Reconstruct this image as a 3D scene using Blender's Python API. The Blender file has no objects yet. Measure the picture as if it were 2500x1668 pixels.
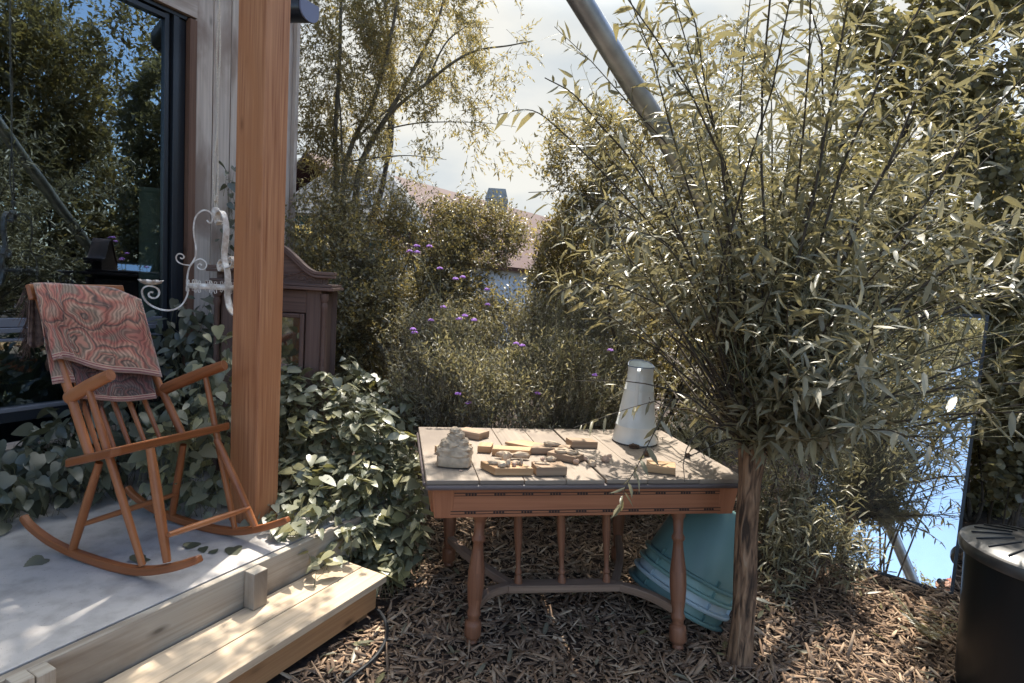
import bpy, bmesh, math, random
import numpy as np
from mathutils import Vector, Matrix, noise
R = math.radians
random.seed(7)
rng = np.random.default_rng(11)
S = bpy.context.scene
COL = S.collection

# ------------------------------------------------------------------ camera
F, IW, IH = 1420.0, 2500, 1668
PITCH, ROLL, CH = R(5.2), R(3.6), 1.65
cf = np.array([0, math.cos(PITCH), -math.sin(PITCH)])
cr = np.array([1.0, 0, 0]); cu = np.cross(cr, cf)
cr, cu = math.cos(ROLL)*cr + math.sin(ROLL)*cu, -math.sin(ROLL)*cr + math.cos(ROLL)*cu
CP = np.array([0, 0, CH])
cam = bpy.data.objects.new('camera', bpy.data.cameras.new('camera')); COL.objects.link(cam)
cam.matrix_world = Matrix(((cr[0], cu[0], -cf[0], 0), (cr[1], cu[1], -cf[1], 0), (cr[2], cu[2], -cf[2], CH), (0, 0, 0, 1)))
cam.data.sensor_width = 36.0; cam.data.lens = F*36.0/IW
cam.data.clip_start = 0.02; cam.data.clip_end = 500
S.camera = cam
# ------------------------------------------------------------------ light
SUN_EL, SUN_AZ = R(60), R(6)           # azimuth measured from +Y towards +X
w = bpy.data.worlds.new('World'); S.world = w; w.use_nodes = True
nt = w.node_tree; N = nt.nodes; Lk = nt.links
N.clear()
out = N.new('ShaderNodeOutputWorld'); bg = N.new('ShaderNodeBackground'); bg.inputs[1].default_value = 0.15
sky = N.new('ShaderNodeTexSky'); sky.sky_type = 'NISHITA'; sky.sun_disc = False
sky.sun_elevation = SUN_EL; sky.sun_rotation = SUN_AZ; sky.air_density = 1.0; sky.dust_density = 1.0
tc = N.new('ShaderNodeTexCoord'); mp = N.new('ShaderNodeMapping'); mp.inputs['Scale'].default_value = (1.0, 1.0, 2.2)
nz = N.new('ShaderNodeTexNoise'); nz.inputs['Scale'].default_value = 2.2; nz.inputs['Detail'].default_value = 9; nz.inputs['Roughness'].default_value = 0.55
cov = N.new('ShaderNodeMapRange'); cov.inputs[1].default_value = -0.1; cov.inputs[2].default_value = 0.45; cov.inputs[3].default_value = -0.22; cov.inputs[4].default_value = 0.36
add = N.new('ShaderNodeMath'); add.operation = 'ADD'
rmp = N.new('ShaderNodeMapRange'); rmp.inputs[1].default_value = 0.42; rmp.inputs[2].default_value = 0.74
mix = N.new('ShaderNodeMix'); mix.data_type = 'RGBA'
nz2 = N.new('ShaderNodeTexNoise'); nz2.inputs['Scale'].default_value = 3.4; nz2.inputs['Detail'].default_value = 8
cr_ = N.new('ShaderNodeValToRGB'); cr_.color_ramp.elements[0].position = .40; cr_.color_ramp.elements[0].color = (1.45, 1.56, 1.62, 1); cr_.color_ramp.elements[1].position = .60; cr_.color_ramp.elements[1].color = (1.92, 1.91, 1.80, 1)
Lk.new(tc.outputs['Generated'], mp.inputs[0]); Lk.new(mp.outputs[0], nz.inputs['Vector'])
dt = N.new('ShaderNodeVectorMath'); dt.operation = 'DOT_PRODUCT'; dt.inputs[1].default_value = (-0.45, 0.8, 0.4)
Lk.new(tc.outputs['Generated'], dt.inputs[0]); Lk.new(dt.outputs['Value'], cov.inputs[0])
Lk.new(nz.outputs[0], add.inputs[0]); Lk.new(cov.outputs[0], add.inputs[1]); Lk.new(add.outputs[0], rmp.inputs[0])
Lk.new(mp.outputs[0], nz2.inputs['Vector']); Lk.new(nz2.outputs[0], cr_.inputs[0]); sdn = N.new('ShaderNodeVectorMath'); sdn.operation = 'DOT_PRODUCT'; sdn.inputs[1].default_value = (math.cos(SUN_EL)*math.sin(SUN_AZ), math.cos(SUN_EL)*math.cos(SUN_AZ), math.sin(SUN_EL))
glo = N.new('ShaderNodeMapRange'); glo.interpolation_type = 'SMOOTHSTEP'; glo.inputs[1].default_value = 0.80; glo.inputs[2].default_value = 1.0; glo.inputs[3].default_value = 1.0; glo.inputs[4].default_value = 8.0
vm = N.new('ShaderNodeVectorMath'); vm.operation = 'SCALE'; Lk.new(tc.outputs['Generated'], sdn.inputs[0]); Lk.new(sdn.outputs['Value'], glo.inputs[0]); Lk.new(cr_.outputs[0], vm.inputs[0]); Lk.new(glo.outputs[0], vm.inputs['Scale'])   # thin cloud is brighter round the sun
Lk.new(vm.outputs[0], mix.inputs[7]); Lk.new(sky.outputs[0], mix.inputs[6]); Lk.new(rmp.outputs[0], mix.inputs[0])
Lk.new(mix.outputs[2], bg.inputs[0]); Lk.new(bg.outputs[0], out.inputs[0])
sun = bpy.data.objects.new('sun', bpy.data.lights.new('sun', 'SUN')); COL.objects.link(sun)
sun.data.energy = 2.7; sun.data.angle = R(0.53); sun.data.color = (1.0, 0.93, 0.82)
sd = Vector((math.cos(SUN_EL)*math.sin(SUN_AZ), math.cos(SUN_EL)*math.cos(SUN_AZ), math.sin(SUN_EL)))
sun.rotation_euler = sd.to_track_quat('Z', 'Y').to_euler()
S.view_settings.view_transform = 'Standard'; S.view_settings.look = 'None'
S.view_settings.exposure = 1.7; S.view_settings.gamma = 1.0
cy = S.cycles
cy.max_bounces = 7; cy.diffuse_bounces = 3; cy.glossy_bounces = 4; cy.transmission_bounces = 4; cy.transparent_max_bounces = 8
cy.use_denoising = True; cy.denoiser = 'OPENIMAGEDENOISE'; cy.denoising_input_passes = 'RGB_ALBEDO_NORMAL'
cy.sample_clamp_indirect = 6.0; cy.caustics_reflective = False; cy.caustics_refractive = False

# ------------------------------------------------------------------ measuring helpers (photo pixels -> places)
def ray(px, py): return cf + (px-IW/2)/F*cr - (py-IH/2)/F*cu
def at_z(px, py, z):
    d = ray(px, py); return CP + d*((z-CH)/d[2])
def at_y(px, py, y):
    d = ray(px, py); return CP + d*(y/d[1])
def at_pl(px, py, p0, n):
    d = ray(px, py); n = np.asarray(n, float); return CP + d*(((np.asarray(p0)-CP)@n)/(d@n))
GZ = -0.06
ZD = 0.30
O = at_z(310, 1402, ZD)
HY = R(27.2)
LAT = np.array([math.sin(HY), math.cos(HY), 0]); FWD = np.array([math.cos(HY), -math.sin(HY), 0])
UP = np.array([0, 0, 1.0])
def H(l, f, z): return O + LAT*l + FWD*f + UP*z      # house frame: along the wall, out of the wall, above the deck

WF = -1.57
def WL(px, py=300): return float((at_pl(px, py, H(0, WF, 0), FWD)-O)@LAT)
def WZ(px, py): return float(at_pl(px, py, H(0, WF, 0), FWD)[2]-ZD)
# ------------------------------------------------------------------ materials
def newmat(name):
    m = bpy.data.materials.new(name); m.use_nodes = True
    n = m.node_tree.nodes; return m, n, m.node_tree.links, n['Principled BSDF']
def ramp(n, stops):
    r = n.new('ShaderNodeValToRGB'); e = r.color_ramp.elements
    while len(e) > 1: e.remove(e[-1])
    e[0].position = stops[0][0]; e[0].color = (*stops[0][1], 1)
    for p, c in stops[1:]:
        k = e.new(p); k.color = (*c, 1)
    return r
def wood(name, light, dark, rough=0.55, knots=True, stain=None, sc=1.0, gap=0.0, spec=0.35):
    m, n, l, b = newmat(name)
    uv = n.new('ShaderNodeUVMap')
    def nse(scx, scy, det, dist=0.0):
        mpn = n.new('ShaderNodeMapping'); mpn.inputs['Scale'].default_value = (scx*sc, scy*sc, 1)
        t = n.new('ShaderNodeTexNoise'); t.inputs['Scale'].default_value = 1; t.inputs['Detail'].default_value = det; t.inputs['Distortion'].default_value = dist
        l.new(uv.outputs[0], mpn.inputs[0]); l.new(mpn.outputs[0], t.inputs['Vector']); return t
    a = nse(1.6, 60, 4, 0.4); c = nse(3.0, 220, 3); d = nse(1.1, 9, 3)
    s1 = n.new('ShaderNodeMath'); s1.operation = 'MULTIPLY_ADD'; s1.inputs[1].default_value = 0.5
    l.new(a.outputs[0], s1.inputs[0])
    s0 = n.new('ShaderNodeMath'); s0.operation = 'MULTIPLY'; s0.inputs[1].default_value = 0.22; l.new(c.outputs[0], s0.inputs[0]); l.new(s0.outputs[0], s1.inputs[2])
    s2 = n.new('ShaderNodeMath'); s2.operation = 'MULTIPLY_ADD'; s2.inputs[1].default_value = 0.3; l.new(d.outputs[0], s2.inputs[0]); l.new(s1.outputs[0], s2.inputs[2])
    mid = tuple((x+y)/2 for x, y in zip(light, dark))
    rp = ramp(n, [(0.36, dark), (0.5, mid), (0.66, light)]); l.new(s2.outputs[0], rp.inputs[0])
    colo = rp.outputs[0]
    if knots:
        mpn = n.new('ShaderNodeMapping'); mpn.inputs['Scale'].default_value = (2.3*sc, 6*sc, 1)
        v = n.new('ShaderNodeTexVoronoi'); v.voronoi_dimensions = '2D'; v.inputs['Scale'].default_value = 1
        l.new(uv.outputs[0], mpn.inputs[0]); l.new(mpn.outputs[0], v.inputs['Vector'])
        kr = ramp(n, [(0.03, (.9, .9, .9)), (0.07, (0.4, 0.4, 0.4)), (0.13, (0, 0, 0))]); l.new(v.outputs['Distance'], kr.inputs[0])
        sc3 = n.new('ShaderNodeSeparateColor'); l.new(v.outputs['Color'], sc3.inputs[0]); gt_ = n.new('ShaderNodeMapRange'); gt_.inputs[1].default_value = .55; gt_.inputs[2].default_value = .95; l.new(sc3.outputs[0], gt_.inputs[0]); km = n.new('ShaderNodeMath'); km.operation = 'MULTIPLY'; l.new(kr.outputs[0], km.inputs[0]); l.new(gt_.outputs[0], km.inputs[1])
        mx = n.new('ShaderNodeMix'); mx.data_type = 'RGBA'; l.new(km.outputs[0], mx.inputs[0]); l.new(colo, mx.inputs[6])
        mx.inputs[7].default_value = (*[x*0.38 for x in dark], 1); colo = mx.outputs[2]
    if stain:
        t = nse(1.3, 3.2, 6, 1.0); sr = ramp(n, [(0.46, (0, 0, 0)), (0.66, (1, 1, 1))]); l.new(t.outputs[0], sr.inputs[0])
        mx = n.new('ShaderNodeMix'); mx.data_type = 'RGBA'; l.new(sr.outputs[0], mx.inputs[0]); l.new(colo, mx.inputs[6])
        mx.inputs[7].default_value = (*stain, 1); colo = mx.outputs[2]
    l.new(colo, b.inputs['Base Color']); b.inputs['Roughness'].default_value = rough; b.inputs['Specular IOR Level'].default_value = spec
    bp = n.new('ShaderNodeBump'); bp.inputs['Strength'].default_value = 0.25; bp.inputs['Distance'].default_value = 0.004
    l.new(s1.outputs[0], bp.inputs['Height']); l.new(bp.outputs[0], b.inputs['Normal'])
    return m
def plain(name, col, rough=0.5, metal=0.0, var=0.0, vscale=20, bump=0.0, col2=None, spec=0.5):
    m, n, l, b = newmat(name)
    b.inputs['Roughness'].default_value = rough; b.inputs['Metallic'].default_value = metal; b.inputs['Specular IOR Level'].default_value = spec
    if var or col2 or bump:
        t = n.new('ShaderNodeTexNoise'); t.inputs['Scale'].default_value = vscale; t.inputs['Detail'].default_value = 8
        o = n.new('ShaderNodeTexCoord'); l.new(o.outputs['Object'], t.inputs['Vector'])
        c2 = col2 or tuple(x*(1-var) for x in col)
        rp = ramp(n, [(0.38, c2), (0.62, col)]); l.new(t.outputs[0], rp.inputs[0]); l.new(rp.outputs[0], b.inputs['Base Color'])
        if bump:
            bp = n.new('ShaderNodeBump'); bp.inputs['Strength'].default_value = bump; bp.inputs['Distance'].default_value = 0.01
            l.new(t.outputs[0], bp.inputs['Height']); l.new(bp.outputs[0], b.inputs['Normal'])
    else: b.inputs['Base Color'].default_value = (*col, 1)
    return m
def leafmat(name, cols, trans=0.3, rough=0.42, spec=0.5, tcol=None):
    m, n, l, b = newmat(name)
    at = n.new('ShaderNodeAttribute'); at.attribute_name = 'rnd'
    k = len(cols); rp = ramp(n, [(i/(k-1), c) for i, c in enumerate(cols)]); l.new(at.outputs['Fac'], rp.inputs[0])
    l.new(rp.outputs[0], b.inputs['Base Color']); b.inputs['Roughness'].default_value = rough; b.inputs['Specular IOR Level'].default_value = spec
    tr = n.new('ShaderNodeBsdfTranslucent'); hs = n.new('ShaderNodeMix'); hs.data_type = 'RGBA'; hs.blend_type = 'MULTIPLY'; hs.inputs[0].default_value = 1
    l.new(rp.outputs[0], hs.inputs[6]); hs.inputs[7].default_value = (*(tcol or (2.0, 1.75, 0.8)), 1); l.new(hs.outputs[2], tr.inputs[0])
    ms = n.new('ShaderNodeMixShader'); ms.inputs[0].default_value = trans
    l.new(b.outputs[0], ms.inputs[1]); l.new(tr.outputs[0], ms.inputs[2]); l.new(ms.outputs[0], n['Material Output'].inputs[0])
    return m

M = {}
M['post'] = wood('post_larch', (0.62, 0.295, 0.14), (0.25, 0.078, 0.031), rough=0.6, stain=(0.46, 0.19, 0.08))
M['cladding'] = wood('grey_larch', (0.66, 0.555, 0.46), (0.43, 0.35, 0.285), rough=0.75, stain=(0.30, 0.22, 0.17))
M['cladding_dark'] = wood('brown_board', (0.20, 0.105, 0.065), (0.11, 0.055, 0.035), rough=0.7)
M['step'] = wood('pale_step_wood', (0.66, 0.52, 0.37), (0.46, 0.34, 0.225), rough=0.65)
M['step_side'] = wood('larch_fascia', (0.48, 0.27, 0.13), (0.31, 0.16, 0.075), rough=0.65)
M['edge'] = wood('weathered_edge', (0.46, 0.41, 0.34), (0.30, 0.25, 0.195), rough=0.8, stain=(0.20, 0.155, 0.115))
M['chair'] = wood('teak_chair', (0.33, 0.112, 0.038), (0.18, 0.056, 0.019), rough=0.38, knots=False, spec=0.45, stain=(0.38, 0.145, 0.055))
M['tabletop'] = wood('limed_top', (0.325, 0.262, 0.204), (0.23, 0.18, 0.137), rough=0.6, stain=(0.185, 0.145, 0.115))
M['tableedge'] = wood('dark_edge', (0.17, 0.135, 0.13), (0.055, 0.042, 0.042), rough=0.5)
M['apron'] = wood('table_oak', (0.42, 0.17, 0.085), (0.27, 0.10, 0.048), rough=0.45, knots=False)
M['carve'] = plain('carved_line', (0.045, 0.02, 0.013), 0.7)
M['leg'] = wood('turned_oak', (0.27, 0.12, 0.065), (0.15, 0.06, 0.034), rough=0.5, knots=False)
M['stretcher'] = wood('dusty_oak', (0.30, 0.20, 0.14), (0.16, 0.10, 0.07), rough=0.75, knots=False)
M['cabinet'] = wood('old_walnut', (0.17, 0.105, 0.082), (0.085, 0.05, 0.04), rough=0.6, knots=False)
M['block'] = wood('fresh_block', (0.52, 0.335, 0.185), (0.36, 0.205, 0.10), rough=0.65)
M['block_grey'] = wood('old_block', (0.40, 0.285, 0.19), (0.22, 0.14, 0.09), rough=0.75)
M['clay'] = plain('clay', (0.50, 0.385, 0.27), 0.8, var=0.28, vscale=30, bump=0.35)
M['clay_pink'] = plain('pink_clay', (0.55, 0.37, 0.27), 0.85, var=0.25, vscale=40, bump=0.3)
M['dry'] = plain('dry_brown', (0.14, 0.08, 0.045), 0.8, var=0.5, vscale=60)
M['enamel'] = plain('white_enamel', (0.74, 0.76, 0.74), 0.22, col2=(0.62, 0.65, 0.64), vscale=6)
M['enamel_rim'] = plain('blue_rim', (0.06, 0.09, 0.15), 0.3)
M['chip'] = plain('chipped', (0.03, 0.025, 0.025), 0.7)
M['steel'] = plain('galvanised', (0.46, 0.47, 0.48), 0.42, 0.85, col2=(0.30, 0.31, 0.325), vscale=7, bump=0.05)
M['alu_black'] = plain('black_aluminium', (0.018, 0.021, 0.026), 0.35)
M['alu_grey'] = plain('grey_aluminium', (0.20, 0.205, 0.23), 0.4, 0.3)
M['gutter'] = plain('gutter_black', (0.012, 0.014, 0.02), 0.3)
M['gutter_cap'] = plain('gutter_cap', (0.16, 0.17, 0.25), 0.45)
M['iron'] = plain('white_iron', (0.82, 0.77, 0.70), 0.55, col2=(0.52, 0.42, 0.34), vscale=26)
M['rope'] = plain('hemp', (0.74, 0.64, 0.52), 0.9, var=0.4, vscale=300)
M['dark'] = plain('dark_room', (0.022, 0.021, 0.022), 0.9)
M['roof'] = plain('roof_felt', (0.05, 0.05, 0.05), 0.9)
def _concrete():
    m, n, l, b = newmat('concrete_slab'); o = n.new('ShaderNodeTexCoord'); outs = []
    for sc_, det in ((1.6, 8), (14, 6), (160, 2)):
        t = n.new('ShaderNodeTexNoise'); t.inputs['Scale'].default_value = sc_; t.inputs['Detail'].default_value = det; l.new(o.outputs['Object'], t.inputs[0]); outs.append(t)
    r1 = ramp(n, [(.35, (.40, .375, .355)), (.62, (.475, .442, .415))]); l.new(outs[0].outputs[0], r1.inputs[0])
    r2 = ramp(n, [(.3, (.78, .77, .76)), (.55, (1.02, 1.02, 1.02))]); l.new(outs[1].outputs[0], r2.inputs[0])
    r3 = ramp(n, [(.27, (.35, .3, .26)), (.33, (1, 1, 1))]); l.new(outs[2].outputs[0], r3.inputs[0]); c = r1.outputs[0]
    for r_ in (r2, r3):
        mx = n.new('ShaderNodeMix'); mx.data_type = 'RGBA'; mx.blend_type = 'MULTIPLY'; mx.inputs[0].default_value = 1; l.new(c, mx.inputs[6]); l.new(r_.outputs[0], mx.inputs[7]); c = mx.outputs[2]
    l.new(c, b.inputs['Base Color']); b.inputs['Roughness'].default_value = .6
    bp = n.new('ShaderNodeBump'); bp.inputs['Strength'].default_value = .08; bp.inputs['Distance'].default_value = .01; l.new(outs[1].outputs[0], bp.inputs['Height']); l.new(bp.outputs[0], b.inputs['Normal']); return m
M['concrete'] = _concrete()
M['tub'] = plain('teal_plastic', (0.135, 0.24, 0.225), 0.45, var=0.15, vscale=3)
M['tub_pale'] = plain('pale_plastic', (0.42, 0.52, 0.56), 0.42, var=0.15, vscale=3)
M['tub_green'] = plain('green_plastic', (0.22, 0.37, 0.34), 0.42, var=0.15, vscale=3)
M['bin'] = plain('black_plastic', (0.010, 0.012, 0.014), 0.35, spec=0.4)
M['bin_lid'] = plain('bin_lid', (0.09, 0.085, 0.08), 0.3, var=0.5, vscale=8)
M['hose'] = plain('black_hose', (0.02, 0.022, 0.026), 0.4)
M['bark'] = plain('willow_bark', (0.23, 0.135, 0.08), 0.9, col2=(0.075, 0.048, 0.032), vscale=24, bump=1.0)
def _bark():
    m, n, l, b = newmat('willow_bark'); o = n.new('ShaderNodeTexCoord'); mpn = n.new('ShaderNodeMapping'); mpn.inputs['Scale'].default_value = (46, 46, 7); l.new(o.outputs['Object'], mpn.inputs[0])
    t = n.new('ShaderNodeTexNoise'); t.inputs['Scale'].default_value = 1; t.inputs['Detail'].default_value = 8; t.inputs['Distortion'].default_value = .8; l.new(mpn.outputs[0], t.inputs['Vector'])
    rp = ramp(n, [(.36, (.045, .028, .018)), (.47, (.17, .098, .058)), (.60, (.31, .185, .108)), (.74, (.36, .25, .165))]); l.new(t.outputs[0], rp.inputs[0]); l.new(rp.outputs[0], b.inputs['Base Color']); b.inputs['Roughness'].default_value = .9
    bp = n.new('ShaderNodeBump'); bp.inputs['Strength'].default_value = 1.0; bp.inputs['Distance'].default_value = .02; l.new(t.outputs[0], bp.inputs['Height']); l.new(bp.outputs[0], b.inputs['Normal']); return m
M['bark'] = _bark()
M['branch'] = plain('dark_branch', (0.075, 0.058, 0.042), 0.85, var=0.5, vscale=30)
M['branch_pale'] = plain('pale_branch', (0.19, 0.165, 0.12), 0.85, var=0.5, vscale=20)
M['stem'] = plain('green_stem', (0.17, 0.16, 0.075), 0.6, var=0.3, vscale=40)
M['soil'] = plain('mulch_soil', (0.075, 0.048, 0.033), 0.95, col2=(0.03, 0.02, 0.015), vscale=40, bump=0.8)
M['tiles'] = None
M['render'] = plain('white_render', (0.42, 0.47, 0.53), 0.85, var=0.12, vscale=2)
M['grey_roof'] = plain('slate', (0.20, 0.20, 0.20), 0.8, var=0.3, vscale=4)
M['green_paint'] = plain('green_shutter', (0.015, 0.085, 0.075), 0.5)
M['trim'] = plain('white_trim', (0.74, 0.74, 0.72), 0.6)
M['brickgrey'] = plain('chimney_render', (0.25, 0.26, 0.255), 0.9, var=0.3, vscale=6)
M['glass_dark'] = plain('dark_glass', (0.02, 0.03, 0.035), 0.08)
M['flower'] = plain('violet_petals', (0.33, 0.13, 0.52), 0.7, col2=(0.50, 0.27, 0.66), vscale=90)
M['skin'] = plain('skin', (0.62, 0.37, 0.28), 0.5)
M['hair'] = plain('red_hair', (0.42, 0.09, 0.03), 0.5, var=0.4, vscale=60)
M['shirt'] = plain('white_shirt', (0.7, 0.69, 0.67), 0.85)
M['trousers'] = plain('dark_trousers', (0.04, 0.045, 0.06), 0.85)
M['black'] = plain('camera_black', (0.012, 0.012, 0.013), 0.4)
M['lens'] = plain('lens_glass', (0.01, 0.012, 0.02), 0.05)
M['pillar'] = plain('pale_green_pillar', (0.55, 0.72, 0.62), 0.6, var=0.2, vscale=6)
M['lettering'] = plain('etched_letter', (0.30, 0.36, 0.31), 0.75)
def _tiles():
    m, n, l, b = newmat('red_tiles'); o = n.new('ShaderNodeTexCoord'); mpn = n.new('ShaderNodeMapping'); mpn.inputs['Scale'].default_value = (4, 3.2, 1)
    wv = n.new('ShaderNodeTexWave'); wv.wave_type = 'BANDS'; wv.bands_direction = 'X'; wv.inputs['Scale'].default_value = 1.6; wv.inputs['Distortion'].default_value = 0.4
    l.new(o.outputs['UV'], mpn.inputs[0]); l.new(mpn.outputs[0], wv.inputs['Vector'])
    rp = ramp(n, [(0.1, (0.045, 0.018, 0.015)), (0.7, (0.09, 0.034, 0.028))]); l.new(wv.outputs[0], rp.inputs[0]); l.new(rp.outputs[0], b.inputs['Base Color'])
    b.inputs['Roughness'].default_value = 0.8; return m
M['tiles'] = _tiles()
def _pane(name, tint, refl):
    m, n, l, b = newmat(name); n.remove(b)
    g = n.new('ShaderNodeBsdfGlossy'); g.inputs['Roughness'].default_value = 0.004; g.inputs[0].default_value = (0.66, 0.84, 0.98, 1)
    t = n.new('ShaderNodeBsdfTransparent'); t.inputs[0].default_value = (*tint, 1)
    lw = n.new('ShaderNodeFresnel'); lw.inputs[0].default_value = 1.5
    mr = n.new('ShaderNodeMapRange'); mr.inputs[1].default_value = 0.03; mr.inputs[2].default_value = 0.6; mr.inputs[3].default_value = refl; mr.inputs[4].default_value = 0.95
    ms = n.new('ShaderNodeMixShader'); l.new(lw.outputs[0], mr.inputs[0]); l.new(mr.outputs[0], ms.inputs[0]); l.new(t.outputs[0], ms.inputs[1]); l.new(g.outputs[0], ms.inputs[2])
    # slightly wavy float glass
    tn = n.new('ShaderNodeTexNoise'); tn.inputs['Scale'].default_value = 3; bp = n.new('ShaderNodeBump'); bp.inputs['Strength'].default_value = 0.02; bp.inputs['Distance'].default_value = 0.02
    o = n.new('ShaderNodeTexCoord'); l.new(o.outputs['Object'], tn.inputs[0]); l.new(tn.outputs[0], bp.inputs['Height']); l.new(bp.outputs[0], g.inputs['Normal'])
    l.new(ms.outputs[0], n['Material Output'].inputs[0]); return m
M['pane'] = _pane('window_glass', (0.62, 0.68, 0.68), 0.24)
def _mirror(name, col, rough, dust):
    m, n, l, b = newmat(name); b.inputs['Metallic'].default_value = 1; b.inputs['Base Color'].default_value = (*col, 1); b.inputs['Roughness'].default_value = rough
    d = n.new('ShaderNodeBsdfDiffuse'); d.inputs[0].default_value = (0.5, 0.47, 0.4, 1)
    tn = n.new('ShaderNodeTexNoise'); tn.inputs['Scale'].default_value = 9; tn.inputs['Detail'].default_value = 6
    o = n.new('ShaderNodeTexCoord'); l.new(o.outputs['Object'], tn.inputs[0])
    mr = n.new('ShaderNodeMapRange'); mr.inputs[1].default_value = 0.45; mr.inputs[2].default_value = 0.75; mr.inputs[3].default_value = dust*0.4; mr.inputs[4].default_value = dust; l.new(tn.outputs[0], mr.inputs[0])
    ms = n.new('ShaderNodeMixShader'); l.new(mr.outputs[0], ms.inputs[0]); l.new(b.outputs[0], ms.inputs[1]); l.new(d.outputs[0], ms.inputs[2]); l.new(ms.outputs[0], n['Material Output'].inputs[0]); return m
M['mirror'] = _mirror('mirror_silver', (0.90, 0.92, 0.90), 0.005, 0.12)
M['old_mirror'] = _mirror('old_mirror', (0.42, 0.44, 0.40), 0.04, 0.12)
def _shawl(nm='paisley_wool', mulc=(1, 1, 1)):
    m, n, l, b = newmat(nm); uv = n.new('ShaderNodeUVMap')
    def tex(kind, sc, **kw):
        mpn = n.new('ShaderNodeMapping'); mpn.inputs['Scale'].default_value = (*sc, 1); l.new(uv.outputs[0], mpn.inputs[0])
        t = n.new(kind); l.new(mpn.outputs[0], t.inputs['Vector'])
        for k, v in kw.items():
            t.inputs[k].default_value = v
        return t
    dn = tex('ShaderNodeTexNoise', (3.0, 3.0), Scale=1.0, Detail=2.0)
    dv = n.new('ShaderNodeVectorMath'); dv.operation = 'MULTIPLY_ADD'; dv.inputs[1].default_value = (.34, .34, 0); l.new(dn.outputs['Color'], dv.inputs[0]); l.new(uv.outputs[0], dv.inputs[2])
    mpn = n.new('ShaderNodeMapping'); mpn.inputs['Scale'].default_value = (3.7, 2.8, 1); l.new(dv.outputs[0], mpn.inputs[0])
    v = n.new('ShaderNodeTexVoronoi'); v.inputs['Scale'].default_value = 1; l.new(mpn.outputs[0], v.inputs['Vector'])
    f = n.new('ShaderNodeTexWave'); f.inputs['Scale'].default_value = 9; f.inputs['Distortion'].default_value = 7; f.inputs['Detail'].default_value = 2; l.new(dv.outputs[0], f.inputs['Vector'])
    rp = ramp(n, [(0.0, (0.40, 0.12, 0.09)), (0.10, (0.20, 0.15, 0.12)), (0.15, (0.50, 0.33, 0.25)), (0.20, (0.10, 0.075, 0.065)), (0.235, (0.50, 0.22, 0.16)), (0.34, (0.27, 0.21, 0.16)), (0.40, (0.55, 0.38, 0.29)), (0.50, (0.47, 0.17, 0.125)), (0.58, (0.13, 0.09, 0.08)), (0.62, (0.52, 0.30, 0.22)), (0.74, (0.45, 0.15, 0.12)), (0.86, (0.30, 0.23, 0.18))])
    l.new(v.outputs['Distance'], rp.inputs[0])
    fr = ramp(n, [(0.3, tuple(.66*q for q in mulc)), (0.7, tuple(1.12*q for q in mulc))]); l.new(f.outputs[0], fr.inputs[0])
    mu = n.new('ShaderNodeMix'); mu.data_type = 'RGBA'; mu.blend_type = 'MULTIPLY'; mu.inputs[0].default_value = 1; l.new(rp.outputs[0], mu.inputs[6]); l.new(fr.outputs[0], mu.inputs[7])
    # hem stripes near v = 0
    sp = n.new('ShaderNodeSeparateXYZ'); l.new(uv.outputs[0], sp.inputs[0])
    hr = ramp(n, [(0.0, (0.36, 0.22, 0.17)), (0.018, (0.17, 0.04, 0.045)), (0.03, (0.40, 0.25, 0.19)), (0.05, (0.25, 0.06, 0.06)), (0.062, (0.42, 0.28, 0.2))])
    hr.color_ramp.interpolation = 'CONSTANT'; l.new(sp.outputs[1], hr.inputs[0])
    lt = n.new('ShaderNodeMath'); lt.operation = 'LESS_THAN'; lt.inputs[1].default_value = 0.075; l.new(sp.outputs[1], lt.inputs[0])
    m2 = n.new('ShaderNodeMix'); m2.data_type = 'RGBA'; l.new(lt.outputs[0], m2.inputs[0]); l.new(mu.outputs[2], m2.inputs[6]); l.new(hr.outputs[0], m2.inputs[7])
    l.new(m2.outputs[2], b.inputs['Base Color']); b.inputs['Roughness'].default_value = 0.95; b.inputs['Sheen Weight'].default_value = 0.3
    bp = n.new('ShaderNodeBump'); bp.inputs['Strength'].default_value = 0.3; bp.inputs['Distance'].default_value = 0.003; l.new(f.outputs[0], bp.inputs['Height']); l.new(bp.outputs[0], b.inputs['Normal'])
    return m
M['shawl'] = _shawl('paisley_wool', (.80, .70, .62))
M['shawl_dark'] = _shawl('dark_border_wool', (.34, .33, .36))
M['fringe'] = plain('wool_fringe', (0.16, 0.10, 0.075), 0.95, col2=(0.07, 0.04, 0.035), vscale=40)
# foliage: olive, grey green, yellow green
M['L_willow'] = leafmat('willow_leaf', [(0.17, 0.158, 0.10), (0.235, 0.215, 0.135), (0.285, 0.263, 0.175), (0.205, 0.195, 0.135), (0.29, 0.255, 0.145), (0.33, 0.31, 0.24)], 0.29, 0.38, 0.6, (1.35, 1.28, 0.92))
M['L_small'] = leafmat('small_leaf', [(0.115, 0.105, 0.066), (0.175, 0.16, 0.098), (0.24, 0.215, 0.125), (0.155, 0.147, 0.10), (0.32, 0.255, 0.12), (0.30, 0.28, 0.20)], 0.45, 0.36, 0.7, (1.55, 1.4, 0.8))
M['L_tree'] = leafmat('tree_leaf', [(0.15, 0.135, 0.09), (0.21, 0.19, 0.115), (0.27, 0.235, 0.13), (0.18, 0.17, 0.115), (0.36, 0.26, 0.12)], 0.5, 0.4, 0.6, (1.6, 1.45, 0.85))
M['L_hazel'] = leafmat('hazel_leaf', [(0.125, 0.12, 0.08), (0.19, 0.18, 0.115), (0.26, 0.24, 0.15), (0.16, 0.16, 0.115), (0.33, 0.27, 0.13)], 0.42, 0.36, 0.65, (1.5, 1.4, 0.85))
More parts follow.
